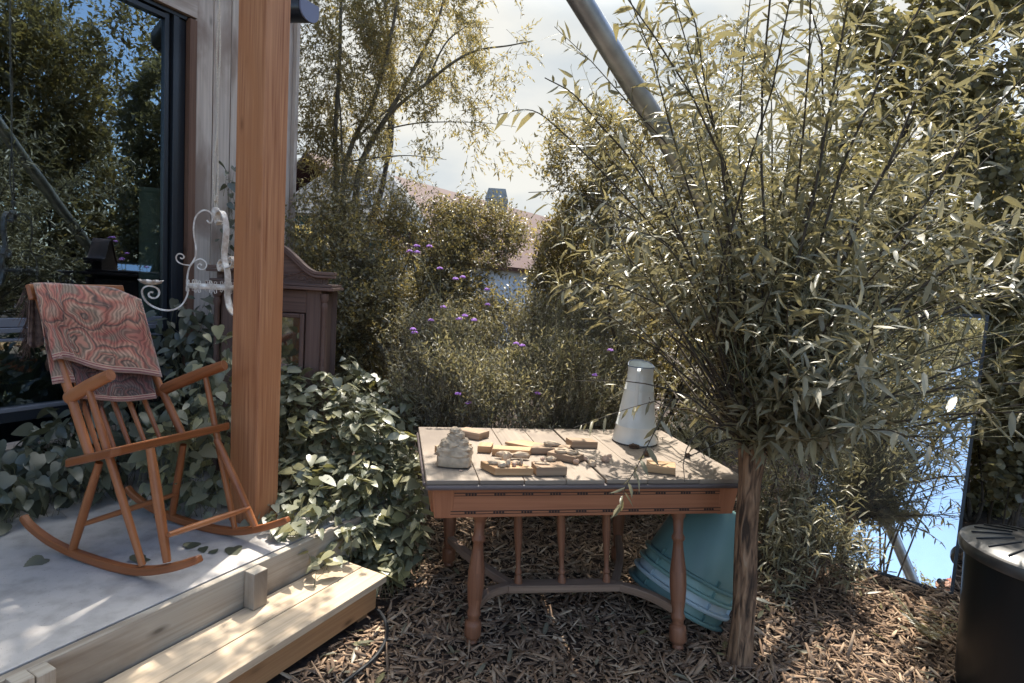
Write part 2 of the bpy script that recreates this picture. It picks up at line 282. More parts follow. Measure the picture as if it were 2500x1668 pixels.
M['L_nettle'] = leafmat('nettle_leaf', [(0.12, 0.13, 0.08), (0.19, 0.198, 0.13), (0.26, 0.26, 0.178), (0.155, 0.165, 0.105), (0.32, 0.295, 0.14), (0.31, 0.305, 0.22)], 0.24, 0.36, 0.65, (1.4, 1.35, 0.8))
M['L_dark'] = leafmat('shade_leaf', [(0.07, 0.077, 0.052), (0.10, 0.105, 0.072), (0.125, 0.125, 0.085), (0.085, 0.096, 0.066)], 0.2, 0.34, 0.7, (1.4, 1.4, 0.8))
M['L_dry'] = leafmat('dry_herb', [(0.16, 0.145, 0.105), (0.24, 0.22, 0.155), (0.33, 0.30, 0.22), (0.18, 0.18, 0.115), (0.26, 0.24, 0.115)], 0.35, 0.42, 0.6, (1.5, 1.4, 0.85))
M['chips'] = leafmat('wood_chips', [(0.13, 0.083, 0.055), (0.26, 0.168, 0.108), (0.38, 0.26, 0.17), (0.19, 0.127, 0.085), (0.56, 0.42, 0.29)], 0.0, 0.85, 0.25)

# ------------------------------------------------------------------ mesh helpers
def V(p): return Vector((float(p[0]), float(p[1]), float(p[2])))
class MB:
    def __init__(s): s.v = []; s.f = []; s.uv = []; s.mi = []; s.k = 0
    def add(s, vs, fs, uvs, mi=0):
        b = len(s.v); s.v += [tuple(map(float, q)) for q in vs]
        for f, u in zip(fs, uvs): s.f.append([b+i for i in f]); s.uv.append(u); s.mi.append(mi)
    def box(s, c, size, ax=None, mi=0, taper=None):
        """c centre, size along the three axes ax (rows)"""
        ax = np.eye(3) if ax is None else np.asarray(ax, float); c = np.asarray(c, float); h = np.asarray(size, float)/2
        P = {}
        vs = []
        for i in (-1, 1):
            for j in (-1, 1):
                for k in (-1, 1):
                    tj = tk = 1.0
                    vs.append(c + ax[0]*h[0]*i + ax[1]*h[1]*j*tj + ax[2]*h[2]*k*tk)
        F6 = [(0, 1, 3, 2), (4, 6, 7, 5), (0, 4, 5, 1), (2, 3, 7, 6), (0, 2, 6, 4), (1, 5, 7, 3)]
        g = int(np.argmax(size)); o = random.random()*7; o2 = random.random()*3
        loc = [np.array([i, j, k])*h for i in (-1, 1) for j in (-1, 1) for k in (-1, 1)]
        uvs = []
        for q, f in enumerate(F6):
            na = q//2; others = [a for a in range(3) if a != na]
            if g in others: ua = g; va = [a for a in others if a != g][0]
            else: ua, va = others
            sc_ = 1.0 if g in others else 1.0
            uvs.append([(loc[i][ua]*(1 if g in others else 0.15)+o, loc[i][va]+o2+q*0.31) for i in f])
        s.add(vs, F6, uvs, mi)
    def hexa(s, vs8, mi=0):
        """8 corners: bottom loop of 4 then top loop of 4"""
        F6 = [(3, 2, 1, 0), (4, 5, 6, 7), (0, 1, 5, 4), (1, 2, 6, 5), (2, 3, 7, 6), (3, 0, 4, 7)]
        o = random.random()*7; A = np.asarray(vs8, float); uvs = []
        for f in F6:
            a, b_, c_, d_ = (A[i] for i in f); e1 = np.linalg.norm(b_-a); e2 = np.linalg.norm(d_-a)
            uvs.append([(o, o), (o+e1, o), (o+e1, o+e2), (o, o+e2)] if e1 >= e2 else [(o, o), (o, o+e1), (o+e2, o+e1), (o+e2, o)])
        s.add(vs8, F6, uvs, mi)
    def tube(s, pts, rad, n=8, cap=True, mi=0, sx=1.0):
        pts = [np.asarray(p, float) for p in pts]
        if not hasattr(rad, '__len__'): rad = [rad]*len(pts)
        K = len(pts); T = []
        for i in range(K):
            d = pts[min(i+1, K-1)]-pts[max(i-1, 0)]; T.append(d/max(np.linalg.norm(d), 1e-9))
        a = np.array([0, 0, 1.0]) if abs(T[0][2]) < 0.9 else np.array([1.0, 0, 0])
        u = np.cross(T[0], a); u /= np.linalg.norm(u)
        vs = []; L = 0; Ls = []
        for i in range(K):
            u = u - T[i]*(u@T[i]); u /= max(np.linalg.norm(u), 1e-9); w_ = np.cross(T[i], u)
            if i: L += np.linalg.norm(pts[i]-pts[i-1])
            Ls.append(L)
            for j in range(n):
                an = 2*math.pi*j/n; vs.append(pts[i]+(u*math.cos(an)*sx+w_*math.sin(an))*rad[i])
        fs = []; uvs = []; o = random.random()*5
        for i in range(K-1):
            for j in range(n):
                k = (j+1) % n; fs.append((i*n+j, i*n+k, (i+1)*n+k, (i+1)*n+j))
                c1 = 2*math.pi*rad[i]*j/n; c2 = 2*math.pi*rad[i]*(j+1)/n
                uvs.append([(Ls[i]+o, c1), (Ls[i]+o, c2), (Ls[i+1]+o, c2), (Ls[i+1]+o, c1)])
        if cap:
            fs.append(tuple(range(n))[::-1]); uvs.append([(0.1*math.cos(j), 0.1*math.sin(j)) for j in range(n)])
            fs.append(tuple((K-1)*n+j for j in range(n))); uvs.append([(0.1*math.cos(j), 0.1*math.sin(j)) for j in range(n)])
        s.add(vs, fs, uvs, mi)
    def strap(s, pts, wdir, w_, t, mi=0):
        pts = [np.asarray(p, float) for p in pts]; K = len(pts); wdir = np.asarray(wdir, float); vs = []
        for i in range(K):
            d = pts[min(i+1, K-1)]-pts[max(i-1, 0)]; d /= max(np.linalg.norm(d), 1e-9)
            nn = np.cross(d, wdir); nn /= max(np.linalg.norm(nn), 1e-9)
            for a, b_ in ((-1, -1), (1, -1), (1, 1), (-1, 1)): vs.append(pts[i]+wdir*w_/2*a+nn*t/2*b_)
        fs = []; uvs = []
        for i in range(K-1):
            for j in range(4):
                k = (j+1) % 4; fs.append((i*4+j, i*4+k, (i+1)*4+k, (i+1)*4+j)); uvs.append([(i*.05, j*.1), (i*.05, j*.1+.1), (i*.05+.05, j*.1+.1), (i*.05+.05, j*.1)])
        fs += [(3, 2, 1, 0), tuple((K-1)*4+j for j in range(4))]; uvs += [[(0, 0), (0.1, 0), (0.1, 0.1), (0, 0.1)]]*2
        s.add(vs, fs, uvs, mi)
    def lathe(s, prof, origin=(0, 0, 0), ax=None, n=24, mi=0, capb=True, capt=True):
        ax = np.eye(3) if ax is None else np.asarray(ax, float); o = np.asarray(origin, float); vs = []; K = len(prof)
        for r, z in prof:
            for j in range(n):
                an = 2*math.pi*j/n; vs.append(o+ax[0]*r*math.cos(an)+ax[1]*r*math.sin(an)+ax[2]*z)
        fs = []; uvs = []
        for i in range(K-1):
            for j in range(n):
                k = (j+1) % n; fs.append((i*n+j, i*n+k, (i+1)*n+k, (i+1)*n+j)); r = prof[i][0]
                uvs.append([(prof[i][1], r*6.28*j/n), (prof[i][1], r*6.28*(j+1)/n), (prof[i+1][1], r*6.28*(j+1)/n), (prof[i+1][1], r*6.28*j/n)])
        if capb: fs.append(tuple(range(n))[::-1]); uvs.append([(0, 0)]*n)
        if capt: fs.append(tuple((K-1)*n+j for j in range(n))); uvs.append([(0, 0)]*n)
        s.add(vs, fs, uvs, mi)
    def prism(s, loop, dvec, mi=0):
        loop = [np.asarray(p, float) for p in loop]; d = np.asarray(dvec, float); n = len(loop)
        vs = loop+[p+d for p in loop]; L = [0]
        for i in range(n): L.append(L[-1]+np.linalg.norm(loop[(i+1) % n]-loop[i]))
        e = loop[1]-loop[0]; c0 = loop[0]; nd = d/np.linalg.norm(d)
        e1 = max((loop[i]-loop[0] for i in range(n)), key=lambda q: np.linalg.norm(q)); e1 = e1/np.linalg.norm(e1); e2 = np.cross(nd, e1)
        pl = [((p-c0)@e1, (p-c0)@e2) for p in loop]; dl = np.linalg.norm(d)
        fs = [tuple(range(n))[::-1], tuple(range(n, 2*n))]; uvs = [pl[::-1], pl]
        for i in range(n):
            k = (i+1) % n; fs.append((i, k, n+k, n+i)); uvs.append([(L[i], 0), (L[i+1], 0), (L[i+1], dl), (L[i], dl)])
        s.add(vs, fs, uvs, mi)
    def grid(s, pts, uvf=None, mi=0):
        """pts[r][c] positions"""
        r = len(pts); c = len(pts[0]); vs = [p for row in pts for p in row]; fs = []; uvs = []
        for i in range(r-1):
            for j in range(c-1):
                fs.append((i*c+j, i*c+j+1, (i+1)*c+j+1, (i+1)*c+j))
                q = [(i, j), (i, j+1), (i+1, j+1), (i+1, j)]
                uvs.append([uvf(a, b_) if uvf else (b_*.05, a*.05) for a, b_ in q])
        s.add(vs, fs, uvs, mi)
    def build(s, name, mats, parent=None, bevel=0.0, smooth=False, solid=0.0, angle=40):
        me = bpy.data.meshes.new(name)
        off = np.zeros(3) if parent is None else np.array(world_loc(parent))
        me.from_pydata([tuple(np.asarray(q)-off) for q in s.v], [], s.f)
        ul = me.uv_layers.new(name='UVMap'); fl = [c for u in s.uv for q in u for c in q]
        ul.data.foreach_set('uv', fl)
        me.polygons.foreach_set('material_index', s.mi)
        for m in (mats if isinstance(mats, (list, tuple)) else [mats]): me.materials.append(m)
        bm = bmesh.new(); bm.from_mesh(me); bmesh.ops.recalc_face_normals(bm, faces=bm.faces); bm.to_mesh(me); bm.free()
        o = bpy.data.objects.new(name, me); COL.objects.link(o)
        if parent is not None: o.parent = parent
        if solid:
            md = o.modifiers.new('thickness', 'SOLIDIFY'); md.thickness = solid; md.offset = 0
        if bevel:
            md = o.modifiers.new('bevel', 'BEVEL'); md.width = bevel; md.segments = 2; md.limit_method = 'ANGLE'; md.angle_limit = R(35); md.harden_normals = False
        if smooth:
            me.polygons.foreach_set('use_smooth', [True]*len(me.polygons))
            try: me.set_sharp_from_angle(angle=R(angle))
            except Exception: pass
        return o
LOC = {}
def world_loc(o):
    p = np.zeros(3)
    while o is not None: p = p+np.array(o.location); o = o.parent
    return p
def tag(o, label, cat, group=None, kind=None):
    if label: o['label'] = label
    if cat: o['category'] = cat
    if group: o['group'] = group
    if kind: o['kind'] = kind
    return o
def thing(name, label, cat, loc=(0, 0, 0), group=None):
    o = bpy.data.objects.new(name, None); COL.objects.link(o); o.location = V(loc); o.empty_display_size = 0.1
    return tag(o, label, cat, group)
def struct(o, kind='structure'): o['kind'] = kind; return o
def smooth_path(pts, k=6):
    """Catmull-Rom through the points"""
    P = [np.asarray(p, float) for p in pts]; P = [2*P[0]-P[1]]+P+[2*P[-1]-P[-2]]; o = []
    for i in range(1, len(P)-2):
        for j in range(k):
            t = j/k; a, b_, c, d = P[i-1:i+3]
            o.append(0.5*((2*b_)+(-a+c)*t+(2*a-5*b_+4*c-d)*t*t+(-a+3*b_-3*c+d)*t**3))
    o.append(P[-2]); return o
def lump(mb, c, size, sub=3, amp=0.12, freq=2.0, seed=0, boxy=1.0, mi=0, flat=True):
    bm = bmesh.new(); bmesh.ops.create_icosphere(bm, subdivisions=sub, radius=1.0)
    vs = []
    for v in bm.verts:
        p = v.co.copy()
        if boxy != 1.0:
            q = Vector([math.copysign(abs(x)**boxy, x) for x in p]); p = q
        d = 1+amp*noise.fractal(p*freq+Vector((seed*3.1, seed*1.7, seed)), 1.0, 2.0, 4)
        p = Vector((p.x*size[0], p.y*size[1], p.z*size[2]))*d
        if flat and p.z < -size[2]*0.72: p.z = -size[2]*0.72
        vs.append(np.asarray(c)+np.array(p))
    fs = [tuple(v.index for v in f.verts) for f in bm.faces]; bm.free()
    mb.add(vs, fs, [[(vs[i][0], vs[i][1]) for i in f] for f in fs], mi)

# ------------------------------------------------------------------ foliage helpers
def unit(a): return a/np.maximum(np.linalg.norm(a, axis=-1, keepdims=True), 1e-9)
TEMPL = {
    'small': (np.array([[0, 0, 0], [.45, .24, .05], [.45, -.24, .05], [1, 0, -.06]]), [(0, 2, 3), (0, 3, 1)]),
    'slim': (np.array([[0, 0, 0], [.42, .15, .05], [.42, -.15, .05], [1, 0, -.12]]), [(0, 2, 3), (0, 3, 1)]),
    'lance': (np.array([[0, 0, 0], [.22, .062, .03], [.22, 0, 0], [.22, -.062, .03], [.6, .068, -.01], [.6, 0, -.04], [.6, -.068, -.01], [1, 0, -.16]]),
              [(0, 2, 1), (0, 3, 2), (1, 2, 5, 4), (2, 3, 6, 5), (4, 5, 7), (5, 6, 7)]),
    'round': (np.array([[0, 0, 0], [.12, .26, .05], [.4, .44, .09], [.75, .36, .05], [1, .05, -.06], [.75, -.36, .05], [.4, -.44, .09], [.12, -.26, .05], [.5, 0, 0]]),
              [(8, 0, 7), (8, 7, 6), (8, 6, 5), (8, 5, 4), (8, 4, 3), (8, 3, 2), (8, 2, 1), (8, 1, 0)]),
}
def _heart():
    prof = [(-.04, .10), (-.06, .22), (.02, .33), (.12, .395), (.17, .375), (.24, .40), (.30, .365), (.38, .375), (.44, .325), (.52, .32), (.58, .265), (.66, .25), (.72, .19), (.80, .165), (.86, .105), (.93, .07)]
    mid = [0.0, .1, .2, .3, .4, .5, .6, .7, .8, .9, 1.0]
    vs = [[x, 0, -.10*x*x] for x in mid]; nm = len(mid); fs = []
    for sgn in (1, -1):
        b = len(vs)
        for x, y in prof: vs.append([x, sgn*y, .16*y-.14*max(x, 0)**2-.14*y*y])
        def mi_(x): return min(max(int(round(x*10)), 0), nm-1)
        lastm = 0
        for i in range(len(prof)-1):
            m0 = mi_(prof[i][0]); m1 = mi_(prof[i+1][0]); m0 = max(m0, lastm); m1 = max(m1, m0); lastm = m1
            f = (m0, b+i, b+i+1) if m0 == m1 else (m0, b+i, b+i+1, m1)
            fs.append(f if sgn < 0 else f[::-1])
        f = (lastm, b+len(prof)-1, nm-1); fs.append(f if sgn < 0 else f[::-1])
        f = (0, b, b); 
    return np.array(vs, float), fs
TEMPL['heart'] = _heart()
def raw_mesh(name, verts, loops, lt, mats, parent, rnd=None, smooth=False):
    me = bpy.data.meshes.new(name); me.vertices.add(len(verts)); me.vertices.foreach_set('co', np.ascontiguousarray(verts, dtype=np.float32).ravel())
    me.loops.add(len(loops)); me.loops.foreach_set('vertex_index', loops.astype(np.int32))
    ls = np.concatenate([[0], np.cumsum(lt)[:-1]]).astype(np.int32)
    me.polygons.add(len(lt)); me.polygons.foreach_set('loop_start', ls); me.polygons.foreach_set('loop_total', lt.astype(np.int32))
    if rnd is not None:
        a = me.attributes.new('rnd', 'FLOAT', 'POINT'); a.data.foreach_set('value', rnd.astype(np.float32))
    me.materials.append(mats); me.update(calc_edges=True)
    if smooth: me.polygons.foreach_set('use_smooth', [True]*len(lt))
    o = bpy.data.objects.new(name, me); COL.objects.link(o)
    if parent is not None: o.parent = parent
    return o
def leaves(name, templ, P, D, Nn, sz, mat, parent, rnd=None, wid=None, smooth=False):
    tv, tf = TEMPL[templ]; P = np.asarray(P); K = len(P); off = world_loc(parent) if parent is not None else 0
    D = unit(D); B = unit(np.cross(Nn, D)); Nn = np.cross(D, B); sz = np.broadcast_to(sz, (K,))
    wd = np.ones(K) if wid is None else wid; cu_ = rng.uniform(.0, 2.3, K) if templ in ('lance', 'heart') else np.ones(K)
    vv = (P-off)[:, None, :]+sz[:, None, None]*(tv[None, :, 0, None]*D[:, None, :]+tv[None, :, 1, None]*(B*wd[:, None])[:, None, :]+tv[None, :, 2, None]*(Nn*cu_[:, None])[:, None, :])
    nv = len(tv); base = (np.arange(K)*nv)
    fl = np.concatenate([np.array(f) for f in tf]); flt = np.array([len(f) for f in tf])
    loops = (base[:, None]+fl[None, :]).ravel(); lt = np.tile(flt, K)
    r = rng.random(K) if rnd is None else rnd
    return raw_mesh(name, vv.reshape(-1, 3), loops, lt, mat, parent, np.repeat(r, nv), smooth)
def twigs(name, A, Bp, rad, mat, parent, Cm=None):
    """three-sided thin twigs from A to B (optionally through Cm)"""
    A = np.asarray(A); Bp = np.asarray(Bp); K = len(A); off = world_loc(parent) if parent is not None else 0
    rows = [A, Bp] if Cm is None else [A, Cm, Bp]; n = len(rows)
    d = unit(Bp-A); h = np.where(np.abs(d[:, 2:3]) < .9, np.array([[0, 0, 1.]]), np.array([[1., 0, 0]])); u = unit(np.cross(d, h)); w_ = np.cross(d, u)
    rad = np.broadcast_to(rad, (K,)); vs = []
    for i, p in enumerate(rows):
        rr = rad*(1-.75*i/(n-1))
        for j in range(3):
            a = 2.094*j; vs.append(p-off+(u*math.cos(a)+w_*math.sin(a))*rr[:, None])
    vs = np.stack(vs, 1); nv = 3*n; f = []
    for i in range(n-1):
        for j in range(3): f.append((i*3+j, i*3+(j+1) % 3, (i+1)*3+(j+1) % 3, (i+1)*3+j))
    fl = np.array(f).ravel(); loops = (np.arange(K)[:, None]*nv+fl[None, :]).ravel()
    return raw_mesh(name, vs.reshape(-1, 3), loops, np.full(K*len(f), 4), mat, parent)
def clump(p, seed, fr=2.2):
    r_ = np.random.default_rng(seed); s_ = np.zeros(len(p))
    for q in range(7):
        k = unit(r_.normal(size=3))*fr*(0.7+1.1*r_.random()); s_ += np.sin(p@k*2*math.pi/1.6+r_.random()*6.28)
    return s_/2.6
def in_blob(K, blobs, hollow=0.45):
    vol = np.array([b[1][0]*b[1][1]*b[1][2]*(b[2] if len(b) > 2 else 1) for b in blobs]); ch = rng.choice(len(blobs), K, p=vol/vol.sum())
    u = unit(rng.normal(size=(K, 3))); r = (hollow**3+(1-hollow**3)*rng.random(K))**(1/3)
    c = np.array([b[0] for b in blobs])[ch]; rd = np.array([b[1] for b in blobs])[ch]
    return c+u*r[:, None]*rd, u
def sprays(blobs, ntw, per, tlen, lsz, seed, up=0.25, droop=0.0, gap=-0.55, spread=0.75, hollow=0.35, jit=0.9, fr=2.2):
    """leaf sprays: returns twig starts, ends and leaf P, D, N, size"""
    p, u = in_blob(int(ntw*1.9), blobs, hollow); k = clump(p, seed, fr) > gap; p, u = p[k][:ntw], u[k][:ntw]; n = len(p)
    d = unit(u*0.7+np.array([0, 0, up])+rng.normal(size=(n, 3))*jit*0.6); L = tlen*(0.6+0.8*rng.random(n))
    A = p-d*L[:, None]*0.5; Bp = p+d*L[:, None]*0.5; Bp[:, 2] -= droop*L
    t = (np.arange(per)+0.5)/per; t = 0.12+0.88*t
    P = A[:, None, :]+(Bp-A)[:, None, :]*t[None, :, None]
    sd_ = unit(np.cross(d, rng.normal(size=(n, 3)))); sg = np.where(np.arange(per) % 2 == 0, 1, -1)
    D = d[:, None, :]*(1-spread*.5)+sd_[:, None, :]*sg[None, :, None]*spread+rng.normal(size=(n, per, 3))*0.28
    D[:, :, 2] -= droop*0.5
    Nn = np.array([0, 0, 1.0])+rng.normal(size=(n, per, 3))*0.5
    P = P+rng.normal(size=P.shape)*0.006
    s_ = lsz*(0.65+0.7*rng.random((n, per)))
    r = np.clip(np.repeat(rng.random(n)[:, None]*0.5, per, 1)+rng.random((n, per))*0.5, 0, 1)
    return A, Bp, P.reshape(-1, 3), D.reshape(-1, 3), Nn.reshape(-1, 3), s_.ravel(), r.ravel()
def pblob(x0, y0, x1, y1, depth, thick, wgt=1.0):
    """an ellipsoid of foliage that fills this part of the photo at this distance"""
    c = at_y((x0+x1)/2, (y0+y1)/2, depth); k = depth*1.0/F
    return (c, np.array([(x1-x0)/2*k, thick, (y1-y0)/2*k]), wgt)
def limbs(mb, base, tips, r0, bend=0.12, n=6, seg=7):
    base = np.asarray(base, float)
    for tp in tips:
        tp = np.asarray(tp, float); L = np.linalg.norm(tp-base); mid = (base+tp)/2+rng.normal(size=3)*L*bend
        pts = smooth_path([base, base*.55+mid*.45+rng.normal(size=3)*L*.02, mid, tp], 4)
        mb.tube(pts, [r0*(1-.85*i/(len(pts)-1)) for i in range(len(pts))], seg)
def bush(name, label, cat, blobs, templ, mat, ntw, per, tlen, lsz, seed, group=None, base=None, nl=7, r0=0.02, limbmat='branch', bend=.12, **kw):
    c = np.mean([b[0] for b in blobs], 0); b0 = np.array([c[0], c[1], GZ]) if base is None else np.asarray(base, float)
    t = thing(name, label, cat, b0, group)
    A, Bp, P, D, Nn, s_, r = sprays(blobs, ntw, per, tlen, lsz, seed, **kw)
    mb = MB(); idx = rng.choice(len(A), nl, replace=False); limbs(mb, b0-np.array([0, 0, .05]), A[idx], r0, bend)
    mb.build('trunk' if cat == 'tree' else 'stems', M[limbmat], t, smooth=True)
    twigs('twigs', A, Bp, 0.0016+0.0007*rng.random(len(A)), M[limbmat], t)
    leaves('crown' if cat == 'tree' else 'foliage', templ, P, D, Nn, s_, mat, t, r)
    return t

# ================================================================== SETTING
mb = MB()
g = []
n_ = 90
xs = np.concatenate([[-60, -25, -12, -7], np.linspace(-4, 5, n_), [8, 14, 30, 60]]); ys = np.concatenate([[-60, -25, -12, -6], np.linspace(-3, 7, n_), [10, 16, 30, 80]])
for y in ys:
    g.append([np.array([x, y, GZ-0.02+0.035*noise.noise(Vector((x*1.7, y*1.7, 3)))]) for x in xs])
mb.grid(g); struct(mb.build('ground', M['soil'], smooth=True))
# wood chips: long splinters lying every way over the soil
K = 46000
px = rng.uniform(-1.4, 3.4, K); py = 1.5+3.2*rng.random(K)**1.35
keep = ~((py < 3.0) & (px < -0.62+(py-2.8)*0.50)); px, py = px[keep], py[keep]; K = len(px)
ln = np.clip(np.exp(rng.normal(-3.3, .62, K)), .008, .16); wd = np.clip(ln*rng.uniform(.07, .32, K), .0025, .017); th_ = rng.uniform(.0015, .004, K)
an = rng.uniform(0, 6.283, K); til = rng.normal(0, .28, K)
D = np.stack([np.cos(an)*np.cos(til), np.sin(an)*np.cos(til), np.sin(til)], 1); Bv = unit(np.cross(np.array([0, 0, 1.])+rng.normal(0, .45, (K, 3)), D)); Nv = np.cross(D, Bv)
gz = np.array([0.035*noise.noise(Vector((x*1.7, y*1.7, 3))) for x, y in zip(px, py)])
C0 = np.stack([px, py, GZ-.014+gz+.016*rng.random(K)+np.abs(np.sin(til))*ln*.35], 1)
tp = np.array([[-.5, -.35, -.5], [-.5, .35, -.5], [.5, -.2, -.5], [.5, .2, -.5], [0, -.5, -.3], [0, .5, -.3], [-.5, -.3, .5], [-.5, .3, .5], [.5, -.2, .4], [.5, .2, .4], [0, -.5, .7], [0, .5, .7]])
vs = C0[:, None, :]+tp[None, :, 0, None]*(D*ln[:, None])[:, None, :]+tp[None, :, 1, None]*(Bv*wd[:, None])[:, None, :]+tp[None, :, 2, None]*(Nv*th_[:, None])[:, None, :]
ff = [(6, 10, 11, 7), (10, 8, 9, 11), (0, 4, 10, 6), (4, 2, 8, 10), (1, 7, 11, 5), (5, 11, 9, 3), (0, 6, 7, 1), (2, 3, 9, 8)]
fl = np.array(ff).ravel()
o = raw_mesh('wood_chips', vs.reshape(-1, 3), (np.arange(K)[:, None]*12+fl[None, :]).ravel(), np.full(K*8, 4), M['chips'], None, np.repeat(rng.random(K), 12))
tag(o, 'brown wood chip mulch covering the ground', 'mulch', kind='stuff')

K = 170; lp_ = np.stack([rng.uniform(-.7, 2.3, K), rng.uniform(1.8, 3.3, K), np.full(K, GZ+.016)], 1); lp_ = lp_[~((lp_[:, 1] < 3.0) & (lp_[:, 0] < -.6+(lp_[:, 1]-2.8)*.5))]
LITTER = lp_
# ------------------------------------------------------------------ deck and step
DE = 0.375                                    # deck edge, out from the chair's contact line
mb = MB(); c8 = []
for z in (-0.10, 0.0):
    c8 += [H(-3.2, WF, z), H(1.75, WF, z), H(1.75, DE-.052, z), H(-3.2, DE-.052, z)]
mb.hexa(c8); deck = struct(mb.build('deck_floor', M['concrete'], bevel=.003))
ST = -0.174
t = thing('deck_edging', 'weathered grey board along the front edge of the concrete deck', 'deck edging', H(-.5, DE, -.2))
ax = np.array([LAT, FWD, UP])
mb = MB(); mb.box(H(-.75, DE-.02, -.105), (5.0, .036, .212), ax); mb.build('edge_board', M['edge'], t, bevel=.004)
for l, f, z0, z1, sx_ in ((.335, DE+.036, ST+.002, .0, .075), (-.555, DE+.03, ST-.1, .008, .055), (-.495, DE+.03, ST-.1, .0, .055)):
    mb = MB(); mb.box(H(l, f, (z0+z1)/2), (sx_, .066, z1-z0), ax); mb.build('block', M['edge'], t, bevel=.004)
t = thing('wooden_step', 'low pale timber step of wide planks in front of the deck', 'step', H(0, .55, -.36))
mb = MB(); mb.box(H(-.92, .467, ST-.0175), (3.62, .165, .035), ax); mb.build('tread', M['step'], t, bevel=.003)
mb = MB(); mb.box(H(-.92, .637, ST-.0185), (3.62, .165, .035), ax); mb.build('tread', M['step'], t, bevel=.003)
mb = MB(); mb.box(H(-.945, .69, ST-.095), (3.55, .03, .118), ax); mb.build('fascia', M['step_side'], t, bevel=.003)
for l in (.80, -.9):
    mb = MB(); mb.box(H(l-.02, .63, ST-.16), (.07, .07, .25), ax); mb.build('leg', M['step_side'], t, bevel=.003)
mb = MB(); mb.box(H(.82, .55, ST-.095), (.03, .25, .118), ax); mb.build('end_board', M['step_side'], t, bevel=.003)

# ------------------------------------------------------------------ garden house
house = thing('garden_house', 'timber clad garden studio with a tall black framed window', 'garden house', H(.3, WF-1.5, 0))
GL = WL(407)                                      # right edge of the glass
mb = MB()
JL = WL(458); e2_ = WL(475); WE = WL(713); edges = [e2_, WL(520), WL(563), WL(606), WL(660), WE]; T0, T1 = WZ(0, 1012)-.06, WZ(406, 40)+.04
for a, b in zip(edges[:-1], edges[1:]):
    mb.box(H((a+b)/2, WF-.02+random.uniform(-.002, .002), 1.85), (b-a-.006, .03, 3.8), ax)
mb.build('wall', M['cladding'], house, bevel=.003)
mb = MB(); mb.box(H((JL+e2_)/2-.001, WF-.004, (T1-.1)/2), (e2_-JL, .05, T1+.13), ax); mb.build('jamb', M['cladding_dark'], house, bevel=.002)
mb = MB(); mb.box(H(-2.3+e2_/2, WF+.002, T1+.125), (4.6+e2_, .035, .19), ax); mb.box(H(-2.3+e2_/2, WF-.02, T1+.45), (4.6+e2_-.004, .03, .46), ax); mb.build('lintel', M['cladding'], house, bevel=.003)
mb = MB(); mb.box(H(WE+.02, WF-.02, 1.85), (.035, .10, 3.82), ax); mb.build('corner_trim', M['cladding'], house, bevel=.003)
mb = MB()
for k in range(26):
    mb.box(H(-3.85+.185*k, WF-.02, (T0-.16)/2), (.178, .025, T0-.13), ax)
mb.build('plinth_boards', M['cladding_dark'], house, bevel=.003)
mb = MB(); mb.box(H(-1.8, WF+.03, WZ(0, 1090)-.015), (3.6+2*JL-.1, .15, .035), ax); mb.build('sill_board', M['cladding'], house, bevel=.004)
# window
win = bpy.data.objects.new('window', None); COL.objects.link(win); win.parent = house; win.location = (0, 0, 0)
fr = MB()
def bar(mb, l0, l1, z0, z1, f0, f1): mb.box(H((l0+l1)/2, WF+(f0+f1)/2, (z0+z1)/2), (l1-l0, f1-f0, z1-z0), ax)
a1, a2 = WL(425), WL(438)
bar(fr, GL, a1-.02, T0, T1, -.075, -.03); bar(fr, a1-.02, a1, T0, T1, -.075, -.055); bar(fr, a1, a2, T0, T1, -.075, -.012); bar(fr, a2, JL-.001, T0, T1, -.075, -.03)
bar(fr, -4, GL, T1-.045, T1-.012, -.075, -.02); bar(fr, -4, JL-.001, T1, T1+.028, -.075, -.012)
bar(fr, -4, GL, T0, T0+.06, -.075, -.012)
fr.build('frame', M['alu_black'], win, bevel=.003)
mb = MB(); TR = WZ(0, 815); bar(mb, -4, GL-.002, TR, TR+.03, -.08, -.015); bar(mb, -4, GL-.002, TR+.033, TR+.085, -.08, -.03); mb.build('transom', M['alu_grey'], win, bevel=.003)
mb = MB(); bar(mb, -4, GL-.002, T0+.062, T0+.085, -.07, -.008); bar(mb, -4, GL-.002, TR-.05, TR-.035, -.07, -.02); mb.build('rail', M['alu_grey'], win, bevel=.002)
for z0, z1 in ((TR+.087, T1-.047), (T0+.087, TR-.002)):
    mb = MB(); mb.grid([[H(-4, WF-.05, z0), H(GL+.003, WF-.05, z0)], [H(-4, WF-.05, z1), H(GL+.003, WF-.05, z1)]]); mb.build('pane', M['pane'], win)
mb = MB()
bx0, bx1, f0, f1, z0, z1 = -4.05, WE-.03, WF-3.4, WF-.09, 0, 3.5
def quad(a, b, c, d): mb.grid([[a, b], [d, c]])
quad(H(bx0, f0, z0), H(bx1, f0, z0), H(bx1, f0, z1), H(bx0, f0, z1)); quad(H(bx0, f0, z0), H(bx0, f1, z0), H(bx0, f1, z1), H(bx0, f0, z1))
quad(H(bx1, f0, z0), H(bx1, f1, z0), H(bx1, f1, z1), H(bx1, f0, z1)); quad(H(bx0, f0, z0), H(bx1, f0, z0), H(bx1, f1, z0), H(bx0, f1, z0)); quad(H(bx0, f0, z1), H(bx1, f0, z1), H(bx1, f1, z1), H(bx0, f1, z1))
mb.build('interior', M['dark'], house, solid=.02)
mb = MB(); mb.hexa([H(-4.2, WF-3.5, 3.86), H(1.85, WF-3.5, 3.86), H(1.85, WF+.22, 3.79), H(-4.2, WF+.22, 3.79), H(-4.2, WF-3.5, 4.0), H(1.85, WF-3.5, 4.0), H(1.85, WF+.22, 3.93), H(-4.2, WF+.22, 3.93)]); mb.build('roof', M['roof'], house)
